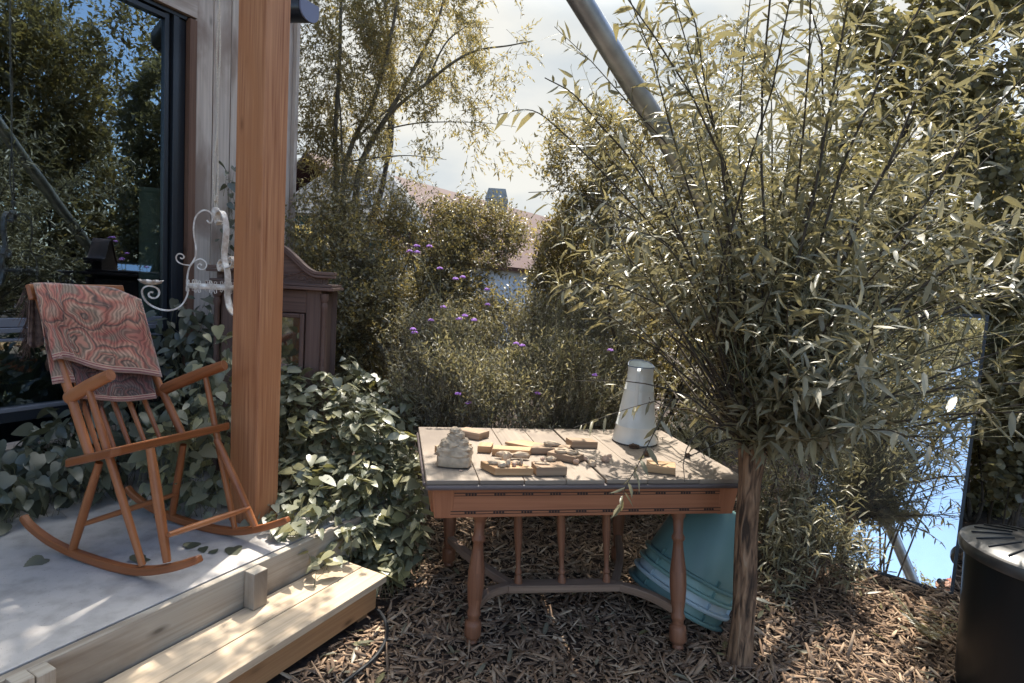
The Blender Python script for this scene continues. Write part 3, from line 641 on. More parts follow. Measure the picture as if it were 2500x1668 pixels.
# gutter: its end cap shows beyond the wall's end
gp = at_y(735, 30, 4.3); gt = MB()
gd = -np.array([.97, -.18, 0.]); gd /= np.linalg.norm(gd); gs = np.cross(gd, UP)
prof = [(-.075, .05)]+[(.075*math.cos(a), -.075*math.sin(a)) for a in np.linspace(math.pi, 0, 12)]+[(.075, .05)]
loop = [gp+gs*x+UP*z for x, z in prof]
ec = at_y(752, 27, 4.25)
ec = ec*1.0
lp = [ec+np.array([.45, .89, 0])*x+UP*z for x, z in [(-.085, .06), (-.085, .02)]+[(.085*math.cos(a), -.075*math.sin(a)) for a in np.linspace(math.pi, 0, 12)]+[(.085, .06)]]
gt.prism(lp, -np.array([.92, -.1, 0])*.42); gut = gt.build('gutter', M['gutter'], house, smooth=True, angle=50)
mb = MB(); mb.prism([q+np.array([.004, -.001, 0]) for q in lp], np.array([.012, -.003, 0])); mb.build('end_cap', M['gutter_cap'], gut, bevel=.002)
# pillar standing inside the room
ip = at_pl(372, 690, H(0, WF-.9, 0), FWD)
pl_ = thing('indoor_pillar', 'pale green round pillar dimly seen behind the window glass', 'pillar', (ip[0], ip[1], ZD))
mb = MB(); top = at_pl(372, 462, H(0, WF-.9, 0), FWD)[2]-ZD
mb.lathe([(.115, 0), (.115, .05), (.1, .06), (.1, top-.04), (.112, top-.03), (.112, top)], (ip[0], ip[1], ZD), n=28); mb.build('shaft', M['pillar'], pl_, smooth=True)

mb = MB(); mb.box(H(.735, -.6, 3.66), (.14, 1.9, .20), ax); mb.build('rafter', M['post'], house, bevel=.006)
# post
mb = MB(); mb.box(H(.692, -.058, 1.76), (.146, .208, 3.58), ax)
post = mb.build('timber_post', M['post'], None, bevel=.006); tag(post, 'square reddish larch post standing at the front edge of the deck', 'post')

# ------------------------------------------------------------------ rope and wrought iron chandelier
CX, CY = H(.735, -.47, 0)[:2]
def ch(px, py):   # vertical plane through the chandelier's axis, square to the view
    return at_pl(px, py, (CX, CY, 0), (CX, CY, 0))
axp = ch(527, 512); CX, CY = axp[0], axp[1]
cr2 = np.array([CY, -CX, 0])/math.hypot(CX, CY)
def prof_pt(px, py):
    q = ch(px, py); return float((q-axp)@cr2), float(q[2])
roots = thing('chandelier', 'white wrought iron candle chandelier with scrolled arms hanging by the post', 'chandelier', (CX, CY, prof_pt(527, 700)[1]))
arm_px = [(505, 538), (512, 545), (519, 538), (516, 522), (503, 514), (490, 517), (478, 530), (473, 552), (474, 578), (478, 600), (479, 620), (473, 636), (464, 650), (459, 666), (457, 690), (459, 708), (456, 724), (446, 742), (430, 754), (411, 758), (390, 755), (369, 746), (354, 732), (347, 716), (350, 704), (362, 698), (376, 700), (387, 708), (388, 720), (379, 728), (367, 726), (363, 718), (369, 713), (374, 715)]
arm = smooth_path([(*prof_pt(*p), 0) for p in arm_px], 3)
sc1 = [prof_pt(*p) for p in [(466, 648), (448, 646), (434, 639), (430, 628), (436, 620), (446, 622), (449, 629), (444, 632), (440, 629)]]
sc2 = [prof_pt(*p) for p in [(466, 648), (476, 637), (490, 632), (502, 640), (504, 650), (497, 658), (486, 656), (482, 649), (488, 644), (493, 648)]]
RR = abs(prof_pt(457, 696)[0]); zr = prof_pt(457, 697)[1]; dz_ = prof_pt(368, 690)
for a0 in (180, 298, 58):
    dv = cr2*math.cos(R(a0))+np.cross(UP, cr2)*math.sin(R(a0)); wv = np.cross(dv, UP)
    P3 = [np.array([CX, CY, 0])+dv*(-p[0])+UP*p[1] for p in arm]
    mb = MB(); mb.strap(P3, wv, .030, .008); ao = mb.build('arm', M['iron'], roots)
    for scq in (sc1, sc2):
        mb = MB(); pp = smooth_path([np.array([CX, CY, 0])+dv*(-p[0])+UP*p[1] for p in scq], 3); mb.strap(pp, wv, .022, .0065); mb.build('scroll', M['iron'], ao)
    mb = MB(); dc = np.array([CX, CY, 0])+dv*(-dz_[0])+UP*(dz_[1]-.012)
    n = 26; ring = []
    for r_, z_ in ((.004, 0), (.03, .003), (.05, .014), (.058, .024)):
        ring.append([dc+np.array([math.cos(2*math.pi*j/n)*r_*(1+.05*math.cos(8*2*math.pi*j/n)*(r_ > .04)), math.sin(2*math.pi*j/n)*r_*(1+.05*math.cos(8*2*math.pi*j/n)*(r_ > .04)), z_+(.004*math.cos(8*2*math.pi*j/n) if r_ > .04 else 0)]) for j in range(n+1)])
    mb.grid(ring); mb.build('candle_dish', M['iron'], ao, solid=.003, smooth=True)
mb = MB(); k = 40
def rp_(i, r_, z): return np.array([CX+r_*math.cos(2*math.pi*i/k), CY+r_*math.sin(2*math.pi*i/k), z])
mb.grid([[rp_(i, RR, zr-.013) for i in range(k+1)], [rp_(i, RR, zr+.013) for i in range(k+1)]]); band = mb.build('ring_band', M['iron'], roots, solid=.004, smooth=True)
for i in range(11):
    a0 = 2*math.pi*i/11; mb = MB()
    for sg in (-1, 1):
        pts = []
        for tq in np.linspace(0, 1, 20):
            an_ = -.22*sg*(1-2*tq)*1.0; z = zr-.02+.04*tq
            if tq > .75:
                q = (tq-.75)/.25*5.2; an_ = sg*.14+sg*.06*(math.cos(q)-1); z = zr+.012+.018*math.sin(q)*1.0+.004
            if tq < .25:
                q = (.25-tq)/.25*5.2; an_ = -sg*.14-sg*.06*(math.cos(q)-1); z = zr-.012-.018*math.sin(q)-.004
            pts.append(np.array([CX+(RR+.006)*math.cos(a0+an_), CY+(RR+.006)*math.sin(a0+an_), z]))
        mb.tube(pts, .0020, 5)
    mb.build('lattice_curl', M['iron'], band, smooth=True)
mb = MB(); tz = prof_pt(527, 515)[1]; mb.lathe([(.012, tz-.05), (.022, tz-.035), (.022, tz+.005), (.014, tz+.018), (.006, tz+.02)], (CX, CY, 0), n=16); mb.build('hub', M['iron'], roots, smooth=True)
mb = MB(); rt = ZD+3.56
for ph in (0, math.pi):
    pts = []; q0 = tz+.018
    for i in range(160):
        z = q0+(rt-q0)*i/159; rr_ = .0045+(.012*math.exp(-((i-22)/12)**2) if ph else 0)+.004*math.sin(i*.11)
        pts.append((CX+rr_*math.cos(ph+i*.05), CY+rr_*math.sin(ph+i*.05)*.8, z))
    mb.tube(pts, .0046, 6)
for i in range(5): mb.tube([(CX+.012*math.cos(q*1.05), CY+.012*math.sin(q*1.05), tz+.05+i*.006+q*.001) for q in range(7)], .004, 5)
rope = mb.build('rope', M['rope'], None, smooth=True); tag(rope, 'pale twisted hemp rope holding up the white chandelier', 'rope')

# ------------------------------------------------------------------ rocking chair (own frame, 18 degrees)
CYW = R(18); CL = np.array([math.sin(CYW), math.cos(CYW), 0]); CF = np.array([math.cos(CYW), -math.sin(CYW), 0])
def Cc(l, f, z): return O+CL*l+CF*f+UP*z
def onl(px, l): q = at_pl(px[0], px[1], O+CL*l, CL)-O; return np.array([l, q@CF, q[2]])
def onf(px, f): q = at_pl(px[0], px[1], O+CF*f, CF)-O; return np.array([q@CL, f, q[2]])
chair = thing('rocking_chair', 'orange brown wooden spindle back rocking chair tilted back on the deck', 'rocking chair', Cc(.23, -.1, 0))
def rocker(l, df):
    pts = [(-.66, .118), (-.60, .078), (-.48, .036), (-.34, .012), (-.18, .001), (-.02, .001), (.12, .022), (.26, .068), (.37, .118), (.405, .137)]
    c = smooth_path([np.array([l, f+df, z+.020]) for f, z in pts], 4)
    P3 = [Cc(*q) for q in c]; mb = MB(); K = len(P3); V8 = []
    for i in range(K):
        d = P3[min(i+1, K-1)]-P3[max(i-1, 0)]; d /= np.linalg.norm(d); nn = np.cross(CL, d); hh = .020*(1-.25*abs(i/(K-1)-.5)*2)
        V8 += [P3[i]+CL*.016-nn*hh, P3[i]+CL*.016+nn*hh, P3[i]-CL*.016+nn*hh, P3[i]-CL*.016-nn*hh]
    fs = []; uvs = []
    for i in range(K-1):
        for j in range(4):
            k_ = (j+1) % 4; fs.append((i*4+j, i*4+k_, (i+1)*4+k_, (i+1)*4+j)); uvs.append([(i*.03, j*.04), (i*.03, j*.04+.04), (i*.03+.03, j*.04+.04), (i*.03+.03, j*.04)])
    fs += [(3, 2, 1, 0), tuple((K-1)*4+j for j in range(4))]; uvs += [[(0, 0), (.03, 0), (.03, .03), (0, .03)]]*2
    mb.add(V8, fs, uvs); mb.build('rocker', M['chair'], chair, bevel=.006)
rocker(0, 0); rocker(.48, .05)
# seat
sF, sB = .03, -.33
seat_c = [onf((272, 1104), sF), onf((563, 1046), sF)]
slope = (.50-.563)/(-.21-.13)
def seat_z(f): return .548+slope*(f-sF)*1.75
lo = []
for (l, f) in ((-.035, sB), (-.075, sF-.03), (-.055, sF), (.53, sF), (.56, sF-.02), (.50, sB)):
    lo.append(Cc(l, f, seat_z(f)+(-.012 if l > .3 else 0.004)))
mb = MB(); mb.prism(lo, UP*.040); mb.build('seat', M['chair'], chair, bevel=.008)
def rod(name, a, b, r0, r1, rm=None, n=12, sub=5):
    a = np.asarray(a, float); b = np.asarray(b, float); mb = MB(); pts = []; rr_ = []
    for i in range(sub+1):
        q = i/sub; pts.append(Cc(*(a*(1-q)+b*q))); r_ = r0*(1-q)+r1*q
        if rm: r_ = r_+(rm-(r0+r1)/2)*math.sin(math.pi*q)
        rr_.append(r_)
    mb.tube(pts, rr_, n); return mb.build(name, M['chair'], chair, smooth=True)
def R2(x, y): return (x/1.96, 650+y/1.96)
# legs
rod('leg', onl(R2(719, 872), .02), onl(R2(800, 1415), .0), .017, .016, .021)
rod('leg', onl(R2(1036, 828), .46), onl(R2(1225, 1255), .48), .017, .016, .020)
rod('leg', onl(R2(475, 940), .01), onl(R2(346, 1362), .0), .015, .017, .019)
q = onl(R2(346, 1362), 0); rod('leg', (.44, -.17, .45), (.48, q[1]+.05, q[2]), .015, .017, .019)
# arm posts run from arm to rocker
rod('arm_post', onl(R2(424, 588), -.02), onl(R2(682, 1432), .0), .013, .014, .017)
a_ = onl(R2(984, 533), .48); b_ = onl(R2(1126, 1268), .48); rod('arm_post', a_, b_, .013, .013, .016)
# back posts and spindles
def backtop(l): return np.array([l, -.60, 1.20-.05*l])
bp = [((430, 905), (350, 660)), ((875, 810), (757, 555))]
crest = []
for (b2_, t2_), l in zip(bp, (-.01, .455)):
    a = onl(R2(*b2_), l); a[2] = min(a[2], seat_z(a[1])+.04); c = onl(R2(*t2_), l); d = (c-a); tt = (1.19-a[2])/d[2]; e = a+d*tt
    rod('back_post', a, e, .019, .014, .018); crest.append(e)
lo_ = onf(R2(485, 890), -.25); 
for i, x in enumerate(((490, 888, 425, 650), (557, 872, 502, 715), (637, 856, 567, 650), (712, 840, 640, 650), (796, 826, 710, 645))):
    q = (i+1)/6; a = np.array([(-.01)*(1-q)+.455*q-.005, -.235-.02*math.sin(math.pi*q), 0]); a[2] = seat_z(a[1])+.02
    e = crest[0]*(1-q)+crest[1]*q; e = e+np.array([0, -.03*math.sin(math.pi*q), -.03]); rod('spindle', a, e, .010, .009, .0125, 8)
mb = MB(); cpts = []
for i in range(9):
    q = i/8; e = crest[0]*(1-q)+crest[1]*q; q2 = (q-.5)*1.18+.5; e = crest[0]*(1-q2)+crest[1]*q2; cpts.append(Cc(*(e+np.array([0, -.03*math.sin(math.pi*q), .012]))))
mb.strap([q for q in cpts], unit(np.array([CF*-.35+UP]))[0], .07, .022); mb.build('crest_rail', M['chair'], chair, bevel=.006)
# arm rests
def armrest(l, fr_, bk, dl):
    a = onl(fr_, l); b = onl(bk, l+dl); mb = MB(); c = smooth_path([a, a*.6+b*.4+np.array([0, 0, .004]), b*.92+a*.08, b], 4)
    P3 = [Cc(*q) for q in c]; mb.tube(P3, [.026+.004*math.sin(i/len(P3)*3.1) for i in range(len(P3))], 12, sx=.62 if False else .8); return mb.build('armrest', M['chair'], chair, smooth=True)
armrest(-.02, R2(530, 520), R2(325, 632), .01); armrest(.48, R2(1075, 473), R2(758, 600), -.02)
# stretchers
rod('stretcher', onl(R2(805, 1286), 0), onl(R2(1190, 1158), .475), .012, .011, .0145)
rod('stretcher', (.0, -.28, .17), (.47, -.24, .17), .011, .011, .014)

# ------------------------------------------------------------------ shawl over the chair back
sh = thing('shawl', 'red and grey paisley shawl with dark border draped over the rocking chair back', 'shawl', Cc(.2, -.55, .9))
bt = [crest[0], crest[1]]
def bp_f(z):   # forward position of the chair back at height z
    a0 = -.22; z0 = .5; return a0+(crest[0][1]-a0)*(z-z0)/(crest[0][2]-z0)
def sheet(name, top, bot, off, folds, mat, amp=.012, nu=44, nv=30, vflip=(1, 0), bulge=.03, uvs=(1.0, 1.0), sag=0.0, ph=0.0):
    rows = []; top = smooth_path([np.array([*p, 0.]) for p in top], 12); bot = smooth_path([np.array([*p, 0.]) for p in bot], 12)
    def at(c, q):
        x = q*(len(c)-1); i = min(int(x), len(c)-2); return c[i]*(1-(x-i))+c[i+1]*(x-i)
    for j in range(nv+1):
        v = j/nv; row = []
        for i in range(nu+1):
            u_ = i/nu; p = at(top, u_)*(1-v)+at(bot, u_)*v
            f0 = -.5
            for _ in range(4):
                q_ = onf((p[0], p[1]), f0); f0 = bp_f(q_[2])+off
            ff_ = f0+amp*(.3+.9*v)*(math.sin(folds*u_*6.28+ph+1.2*math.sin(3*v+ph))+.5*math.sin(folds*2.3*u_*6.28+2+ph+v))+bulge*math.sin(math.pi*min(v*1.6, 1))*(1-v)
            q_ = onf((p[0], p[1]), ff_)
            row.append(Cc(q_[0], q_[1], q_[2]))
        rows.append(row)
    mb = MB(); mb.grid(rows, lambda a, b: (b/nu*uvs[0], (1-a/nv)*uvs[1])); return mb.build(name, mat, sh, smooth=True, solid=.004, angle=180)
def S6(x, y): return (x/4.612, 660+y/4.612)
sheet('front_fold', [S6(375, 145), S6(520, 140), S6(700, 150), S6(960, 172), S6(1250, 195), S6(1430, 260), S6(1590, 330)],
      [S6(600, 1010), S6(700, 1000), S6(850, 1035), S6(1070, 1110), S6(1290, 1150), S6(1560, 1165), S6(1825, 1205)], .05, 2.6, M['shawl'], amp=.007, ph=.5)
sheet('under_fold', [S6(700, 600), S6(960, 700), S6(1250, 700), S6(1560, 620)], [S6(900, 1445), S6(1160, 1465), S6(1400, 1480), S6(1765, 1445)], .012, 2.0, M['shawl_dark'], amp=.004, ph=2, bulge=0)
sheet('side_fold', [S6(400, 170), S6(470, 160), S6(540, 165)], [S6(590, 1285), S6(730, 1265), S6(850, 1265)], .02, 1.0, M['shawl'], amp=.006, nu=16, ph=1, uvs=(.35, 1.0))
sheet('border_fold', [S6(395, 160), S6(500, 145), S6(640, 160)], [S6(600, 1015), S6(720, 985), S6(845, 1005)], .06, 1.0, M['shawl'], amp=.007, nu=18, ph=2.2, uvs=(.3, .9))
# back layer and fringe
sheet('back_fold', [S6(340, 140), S6(380, 150), S6(430, 170)], [S6(310, 830), S6(380, 870), S6(500, 840)], -.07, 1.0, M['fringe'], amp=.012, nu=14, ph=0)
for kind in range(3):
    A = []; Bq = []
    for i in range((90, 120, 50)[kind]):
        q = random.random()
        if kind == 0: p0 = onf(S6(900+260*q, 1440+10*q), bp_f(.85)+.03); p1 = p0+np.array([random.gauss(0, .008), random.gauss(.0, .008), -.05-.03*random.random()])
        elif kind == 1: p0 = onf(S6(265+150*q+30*random.random(), 160+650*random.random()), -.62); p1 = p0+np.array([random.gauss(-.02, .02), random.gauss(0, .01), -.05-.05*random.random()])
        else: p0 = onf(S6(540+50*random.random(), 880+120*random.random()), -.5); p1 = p0+np.array([random.gauss(-.005, .006), 0, -.06])
        A.append(Cc(*p0)); Bq.append(Cc(*p1))
    twigs('fringe', np.array(A), np.array(Bq), .0022, M['fringe'], sh)

# ------------------------------------------------------------------ wardrobe beside the wall
wd_dir = np.array([.985, .17, 0]); wn = np.array([.17, -.985, 0])     # front runs along wd_dir, faces wn
wb = at_y(806, 700, 3.9); WR = np.array([wb[0], wb[1], 0]); 
def Wd(s, d, z): return WR+wd_dir*s-wn*d+UP*z       # s leftwards negative, d into the cabinet
wl = (at_pl(521, 700, WR, wn)-WR)@wd_dir
zc = at_pl(800, 707, WR, wn)[2]; zt = at_pl(800, 662, WR, wn)[2]; zp = at_pl(690, 612, WR, wn)[2]
ward = thing('wardrobe', 'old dark wooden wardrobe with carved arched top and mirror door behind the post', 'wardrobe', Wd(wl/2, .25, 0))
axw = np.array([wd_dir, -wn, UP]); Wm = wl/2
mb = MB(); mb.box(Wd(wl+.012, .27, zc/2-.03), (.024, .5, zc-.02), axw); mb.box(Wd(-.012-.05, .27, zc/2-.03), (.024, .5, zc-.02), axw); mb.box(Wd(Wm, .51, zc/2), (-wl-.03, .02, zc), axw); mb.box(Wd(Wm, .27, zc-.02), (-wl-.13, .45, .02), axw)
mb.box(Wd(-.10, .01, zc/2), (.10, .035, zc-.02), axw); mb.box(Wd(wl+.10, .01, zc/2), (.10, .035, zc-.02), axw); mb.box(Wd(Wm, .01, zc-.09), (-wl-.3, .035, .15), axw); mb.box(Wd(Wm, .01, .15), (-wl-.3, .035, .3), axw)
mb.build('carcass', M['cabinet'], ward, bevel=.004)
mb = MB(); mb.lathe([(.02, .32), (.03, .34), (.02, .37), (.018, 1.0), (.024, 1.05), (.018, 1.1), (.018, zc-.14), (.026, zc-.12), (.018, zc-.09), (.028, zc-.07), (.028, zc-.03)], Wd(-.03, -.02, 0), n=14); mb.build('column', M['cabinet'], ward, smooth=True)
mb = MB(); mb.lathe([(.02, .32), (.03, .34), (.02, .37), (.018, 1.0), (.024, 1.05), (.018, 1.1), (.018, zc-.14), (.026, zc-.12), (.018, zc-.09), (.028, zc-.07), (.028, zc-.03)], Wd(wl+.03, -.02, 0), n=14); mb.build('column', M['cabinet'], ward, smooth=True)
dr = bpy.data.objects.new('door', None); COL.objects.link(dr); dr.parent = ward
mb = MB(); dz0, dz1 = .32, zc-.17; l0, l1 = wl+.155, -.155
for a, b, c_, d_ in ((l0, l0+.03, dz0, dz1), (l1-.03, l1, dz0, dz1)): mb.box(Wd((a+b)/2, -.012, (c_+d_)/2), (b-a, .03, d_-c_), axw)
for z_ in (dz0+.015, dz1-.015): mb.box(Wd((l0+l1)/2, -.0115, z_), (l1-l0-.061, .03, .03), axw)
mb.build('door_frame', M['cabinet'], dr, bevel=.006)
mb = MB(); mb.box(Wd((l0+l1)/2, .004, (dz0+dz1)/2), (l1-l0-.05, .006, dz1-dz0-.05), axw); mb.build('mirror_glass', M['old_mirror'], dr)
mb = MB(); mb.box(Wd(Wm, .22, zc), (-wl+.06, .58, .022), axw); mb.box(Wd(Wm, .235, zc+.021), (-wl+.03, .55, .018), axw); mb.build('cornice_ledge', M['cabinet'], ward, bevel=.005)
# arched pediment
def arch(s):
    q = (s-wl)/(-wl); x = min(q, 1-q)*2; k_ = max(0, min(1, (x-.22)/.72)); return zt-.03+(zp-zt+.05)*(k_*k_*(3-2*k_))
lp = [Wd(wl+.02, 0, zc+.031), Wd(-.02, 0, zc+.031)]+[Wd(s, 0, arch(s)) for s in np.linspace(-.02, wl+.02, 30)]
mb = MB(); mb.prism(lp, -wn*.06); ped = mb.build('pediment', M['cabinet'], ward)
cp = []
for s in np.linspace(.035, wl-.035, 44): cp.append(Wd(s, .01, arch(min(max(s, wl+.02), -.02))+.012))
mb = MB(); mb.strap(cp, wn, .12, .022); mb.strap([p+wn*.02-UP*.022 for p in cp], wn, .07, .018); mb.build('crown_moulding', M['cabinet'], ward, bevel=.004)
mb = MB(); zm = (zc+zt)/2+.005
for sg in (-1, 1):
    for k_ in range(5):
        s0 = wl/2+sg*(.07+.055*k_); cpt = [Wd(s0+sg*(.04*math.cos(a)*(1-a/9)), -.004, zm+.028*math.sin(a)*(1-a/9)+.02*(2-k_)*.3) for a in np.linspace(0, 5.5, 12)]; mb.tube(cpt, .005, 5)
    mb.tube([Wd(wl/2+sg*x, -.004, zm+.03-.02*math.sin(x*20)) for x in np.linspace(.03, .30, 14)], .005, 5)
    mb.tube([Wd(wl/2+sg*.31, -.004, zm+z_) for z_ in (-.04, .0, .04)], .005, 5)
mb.build('carving', M['cabinet'], ped, smooth=True)

# ------------------------------------------------------------------ table
TZ = .77
t_fl, t_fr, t_bl = at_z(1041, 1173, TZ), at_z(1828, 1170, TZ), at_z(1021, 1040, TZ)
ex = (t_fr-t_fl); TW = np.linalg.norm(ex); ex /= TW; ey = np.cross(UP, ex); TD = .985
def T(u, v, z): return t_fl+ex*u+ey*v+UP*(z-TZ)
axt = np.array([ex, ey, UP])
table = thing('table', 'old wooden table with bleached plank top and turned legs on the wood chips', 'table', (*T(TW/2, TD/2, 0)[:2], GZ))
fr_ = [0, .149, .281, .407, .529, .663, .832, 1.0]; mb = MB()
gaps = [.003, .003, .002, .010, .002, .002]
for i, (a, b) in enumerate(zip(fr_[:-1], fr_[1:])):
    ga = gaps[i-1] if i else 0; gb = gaps[i] if i < 6 else 0
    mb.box(T((a+b)/2*TW+(ga-gb)/4, TD/2, TZ-.011+random.uniform(-.0015, .001)), ((b-a)*TW-(ga+gb)/2, TD, .022), axt)
top_o = mb.build('tabletop', M['tabletop'], table, bevel=.004)
mb = MB(); zb = TZ-.034
mb.box(T(TW/2, .012, zb), (TW+.006, .05, .023), axt); mb.box(T(TW/2, TD-.012, zb), (TW+.006, .05, .023), axt); mb.box(T(.012, TD/2, zb), (.05, TD-.075, .023), axt); mb.box(T(TW-.012, TD/2, zb), (.05, TD-.075, .023), axt)
mb.build('edge_moulding', M['tableedge'], table, bevel=.009)
# apron
ah = .145; az = TZ-.046-ah/2; ins = .035; mb = MB()
mb.box(T(TW/2, ins+.012, az), (TW-.22, .024, ah), axt); mb.box(T(TW/2, TD-ins-.012, az), (TW-.22, .024, ah), axt)
mb.box(T(ins+.012, TD/2, az), (.024, TD-.22, ah), axt); mb.box(T(TW-ins-.012, TD/2, az), (.024, TD-.22, ah), axt)
ap = mb.build('apron', M['apron'], table, bevel=.003)
for u in (0, 1):
    for v in (0, 1):
        mb = MB(); u0 = ins-.006 if u == 0 else TW-ins+.006; v0 = ins-.006 if v == 0 else TD-ins+.006; su = 1 if u == 0 else -1; sv = 1 if v == 0 else -1
        c8 = []
        for z, sh_ in ((TZ-.046-ah-.004, .018), (TZ-.047, 0)):
            c8 += [T(u0+su*sh_, v0+sv*sh_*.4, z), T(u0+su*.105, v0+sv*sh_*.4, z), T(u0+su*.105, v0+sv*.09, z), T(u0+su*sh_, v0+sv*.09, z)]
        mb.hexa(c8); mb.build('corner_block', M['apron'], table, bevel=.006)
mb = MB()
for zz in (az+.045, az-.042):
    mb.box(T(TW/2, ins-.0005, zz), (TW-.24, .003, .004), axt)
    k = 0
    for u in np.arange(.19, TW-.2, .135):
        for q in range(4): mb.lathe([(.006, 0), (.006, .003)], T(u+q*.014, ins+.0005, zz-.007), np.array([ex, UP, -ey]), 8)
    mb.box(T(TW/2, ins-.0005, zz-.013), (TW-.24, .003, .0025), axt)
mb.build('carved_lines', M['carve'], ap)
# legs: (top on apron, foot from the photo)
def tleg(topuv, foot, name='leg'):
    a = T(*topuv, TZ-.046-ah+.02); b = np.asarray(foot, float); mb = MB()
    pr = [(0, .036), (.07, .036), (.08, .030), (.10, .026), (.19, .024), (.215, .033), (.235, .033), (.25, .024), (.30, .026), (.46, .040), (.56, .041), (.66, .036), (.74, .028), (.765, .034), (.785, .034), (.80, .028), (.825, .027), (.835, .038), (.86, .041), (.935, .041), (.95, .034), (.965, .024), (.985, .028), (1.0, .02)]
    mb.tube([a*(1-q)+b*q for q, _ in pr], [r_ for _, r_ in pr], 16); o = mb.build(name, M['leg'], table, smooth=True, angle=50); return a, b
F1 = at_z(1152, 1570, GZ); F2 = at_z(1655, 1586, GZ)
l1 = tleg((.27, .10), F1); l2 = tleg((1.285, .085), F2)
F3 = at_z(1112, 1375, GZ)*1; b3 = T(.22, TD-.12, GZ)+(F1-T(.27, .10, GZ))*.4; b4 = T(1.30, TD-.12, GZ)+(F2-T(1.285, .085, GZ))*.4
b3[2] = b4[2] = GZ
l3 = tleg((.20, TD-.12), b3); l4 = tleg((1.28, TD-.12), b4)
sz_ = GZ+.175
def onleg(l, z): a, b = l; q = (a[2]-z)/(a[2]-b[2]); return a*(1-q)+b*q
cL = at_z(1250, 1432, sz_); cR = at_z(1500, 1428, sz_)
for l, c_, bow in ((l1, cL, 1), (l3, cL, -1), (l2, cR, 1), (l4, cR, -1)):
    a = onleg(l, sz_); mid = a*.5+c_*.5+ey*(.045*bow); pts = smooth_path([a, a*.7+c_*.3+ey*.045*bow, mid*.5+(a*.35+c_*.65)*.5+ey*.02*bow, c_], 5)
    mb = MB(); mb.strap([p for p in pts], UP, .042, .042); mb.build('stretcher', M['stretcher'], table, bevel=.006)
mb = MB(); mb.box((cL+cR)/2, (np.linalg.norm(cR-cL)+.05, .075, .04), np.array([unit(np.array([cR-cL]))[0], np.cross(UP, unit(np.array([cR-cL]))[0]), UP])); mb.build('stretcher', M['stretcher'], table, bevel=.006)
for q, pxs in ((.06, 1256), (.48, 1360), (.92, 1472)):
    b = cL*(1-q)+cR*q+UP*.0; a = T(.52+.32*[.06, .48, .92].index(q)*1.0, TD/2-.08, TZ-.08); aa = at_pl(pxs+2, 1262, (0, b[1], 0), (0, 1, 0)); a = np.array([aa[0], b[1]+.02, TZ-.06])
    pr = [(0, .016), (.3, .02), (.5, .023), (.75, .014), (.84, .012), (.86, .019), (.88, .019), (.89, .012), (.92, .02), (1.0, .022)]
    mb = MB(); mb.tube([a*(1-k_)+b*k_ for k_, _ in pr], [r_ for _, r_ in pr], 12); mb.build('spindle', M['leg'], table, smooth=True)

# ------------------------------------------------------------------ on the table
def tb(px, py): return at_z(px, py, TZ+.001)
def wblock(A, B, depth, h, label, mat='block', skew=0.0, z0=0.0):
    a = tb(*A); b = tb(*B); e = b-a; L = np.linalg.norm(e); e /= L; d = np.cross(UP, e)*depth+e*skew
    mb = MB(); zz = UP*(.0012+z0); c = (a+b)/2+d/2
    lo = [a+zz, b+zz, b+d+zz, a+d+zz]; mb.hexa(lo+[p+UP*h for p in lo])
    for k in range(3): pass
    o = mb.build('wood_block', M[mat], None, bevel=.003); tag(o, label, 'wood block', 'wood blocks on the bleached table')
    return c+zz+UP*h
wblock((1111, 1066), (1169, 1076), .10, .040, 'dark edged wood block at the back edge of the table behind the clay pile', 'block_grey', .02)
c2_ = wblock((1060, 1106), (1092, 1113), .16, .038, 'long block lying half hidden behind the clay pile with a clay ring on it', 'block', .05)
wblock((1165, 1105), (1198, 1107), .085, .035, 'small pale wood block just right of the clay pile', 'block', .01)
c4 = wblock((1200, 1112), (1292, 1117), .075, .035, 'pale wood block touching the small one, with two clay loaves before it', 'block', .015)
c5 = wblock((1232, 1086), (1294, 1098), .11, .016, 'thin flat pale board at the middle of the bleached table', 'block', .06)
c6 = wblock((1295, 1109), (1388, 1111), .08, .034, 'long weathered block carrying one lumpy clay roll', 'block_grey', .03)
c7 = wblock((1396, 1094), (1459, 1096), .085, .038, 'bare block at the back of the table left of the tall jug', 'block_grey', -.02)
c8_ = wblock((1334, 1119), (1405, 1133), .085, .034, 'grey block with two clay rings on top', 'block_grey', .015)
c9 = wblock((1208, 1162), (1302, 1162), .115, .036, 'large block at the front edge of the table heaped with clay scraps', 'block', -.055)
c10 = wblock((1309, 1163), (1384, 1162), .10, .042, 'dark fronted block at the front edge with thin clay strips on it', 'block_grey', .0)
c11 = wblock((1576, 1153), (1648, 1161), .11, .036, 'single orange block under the willow at the right end of the table', 'block', .01)
def clay(c, size, label, seed, mat='clay', sub=3, amp=.2, boxy=1.0, name='clay_piece', parts=None):
    mb = MB(); lump(mb, np.asarray(c)+UP*size[2]*.70, size, sub, amp, 1.6, seed, boxy); o = mb.build(name, M[mat], None, smooth=True)
    return tag(o, label, 'clay', 'loose clay pieces on the table')
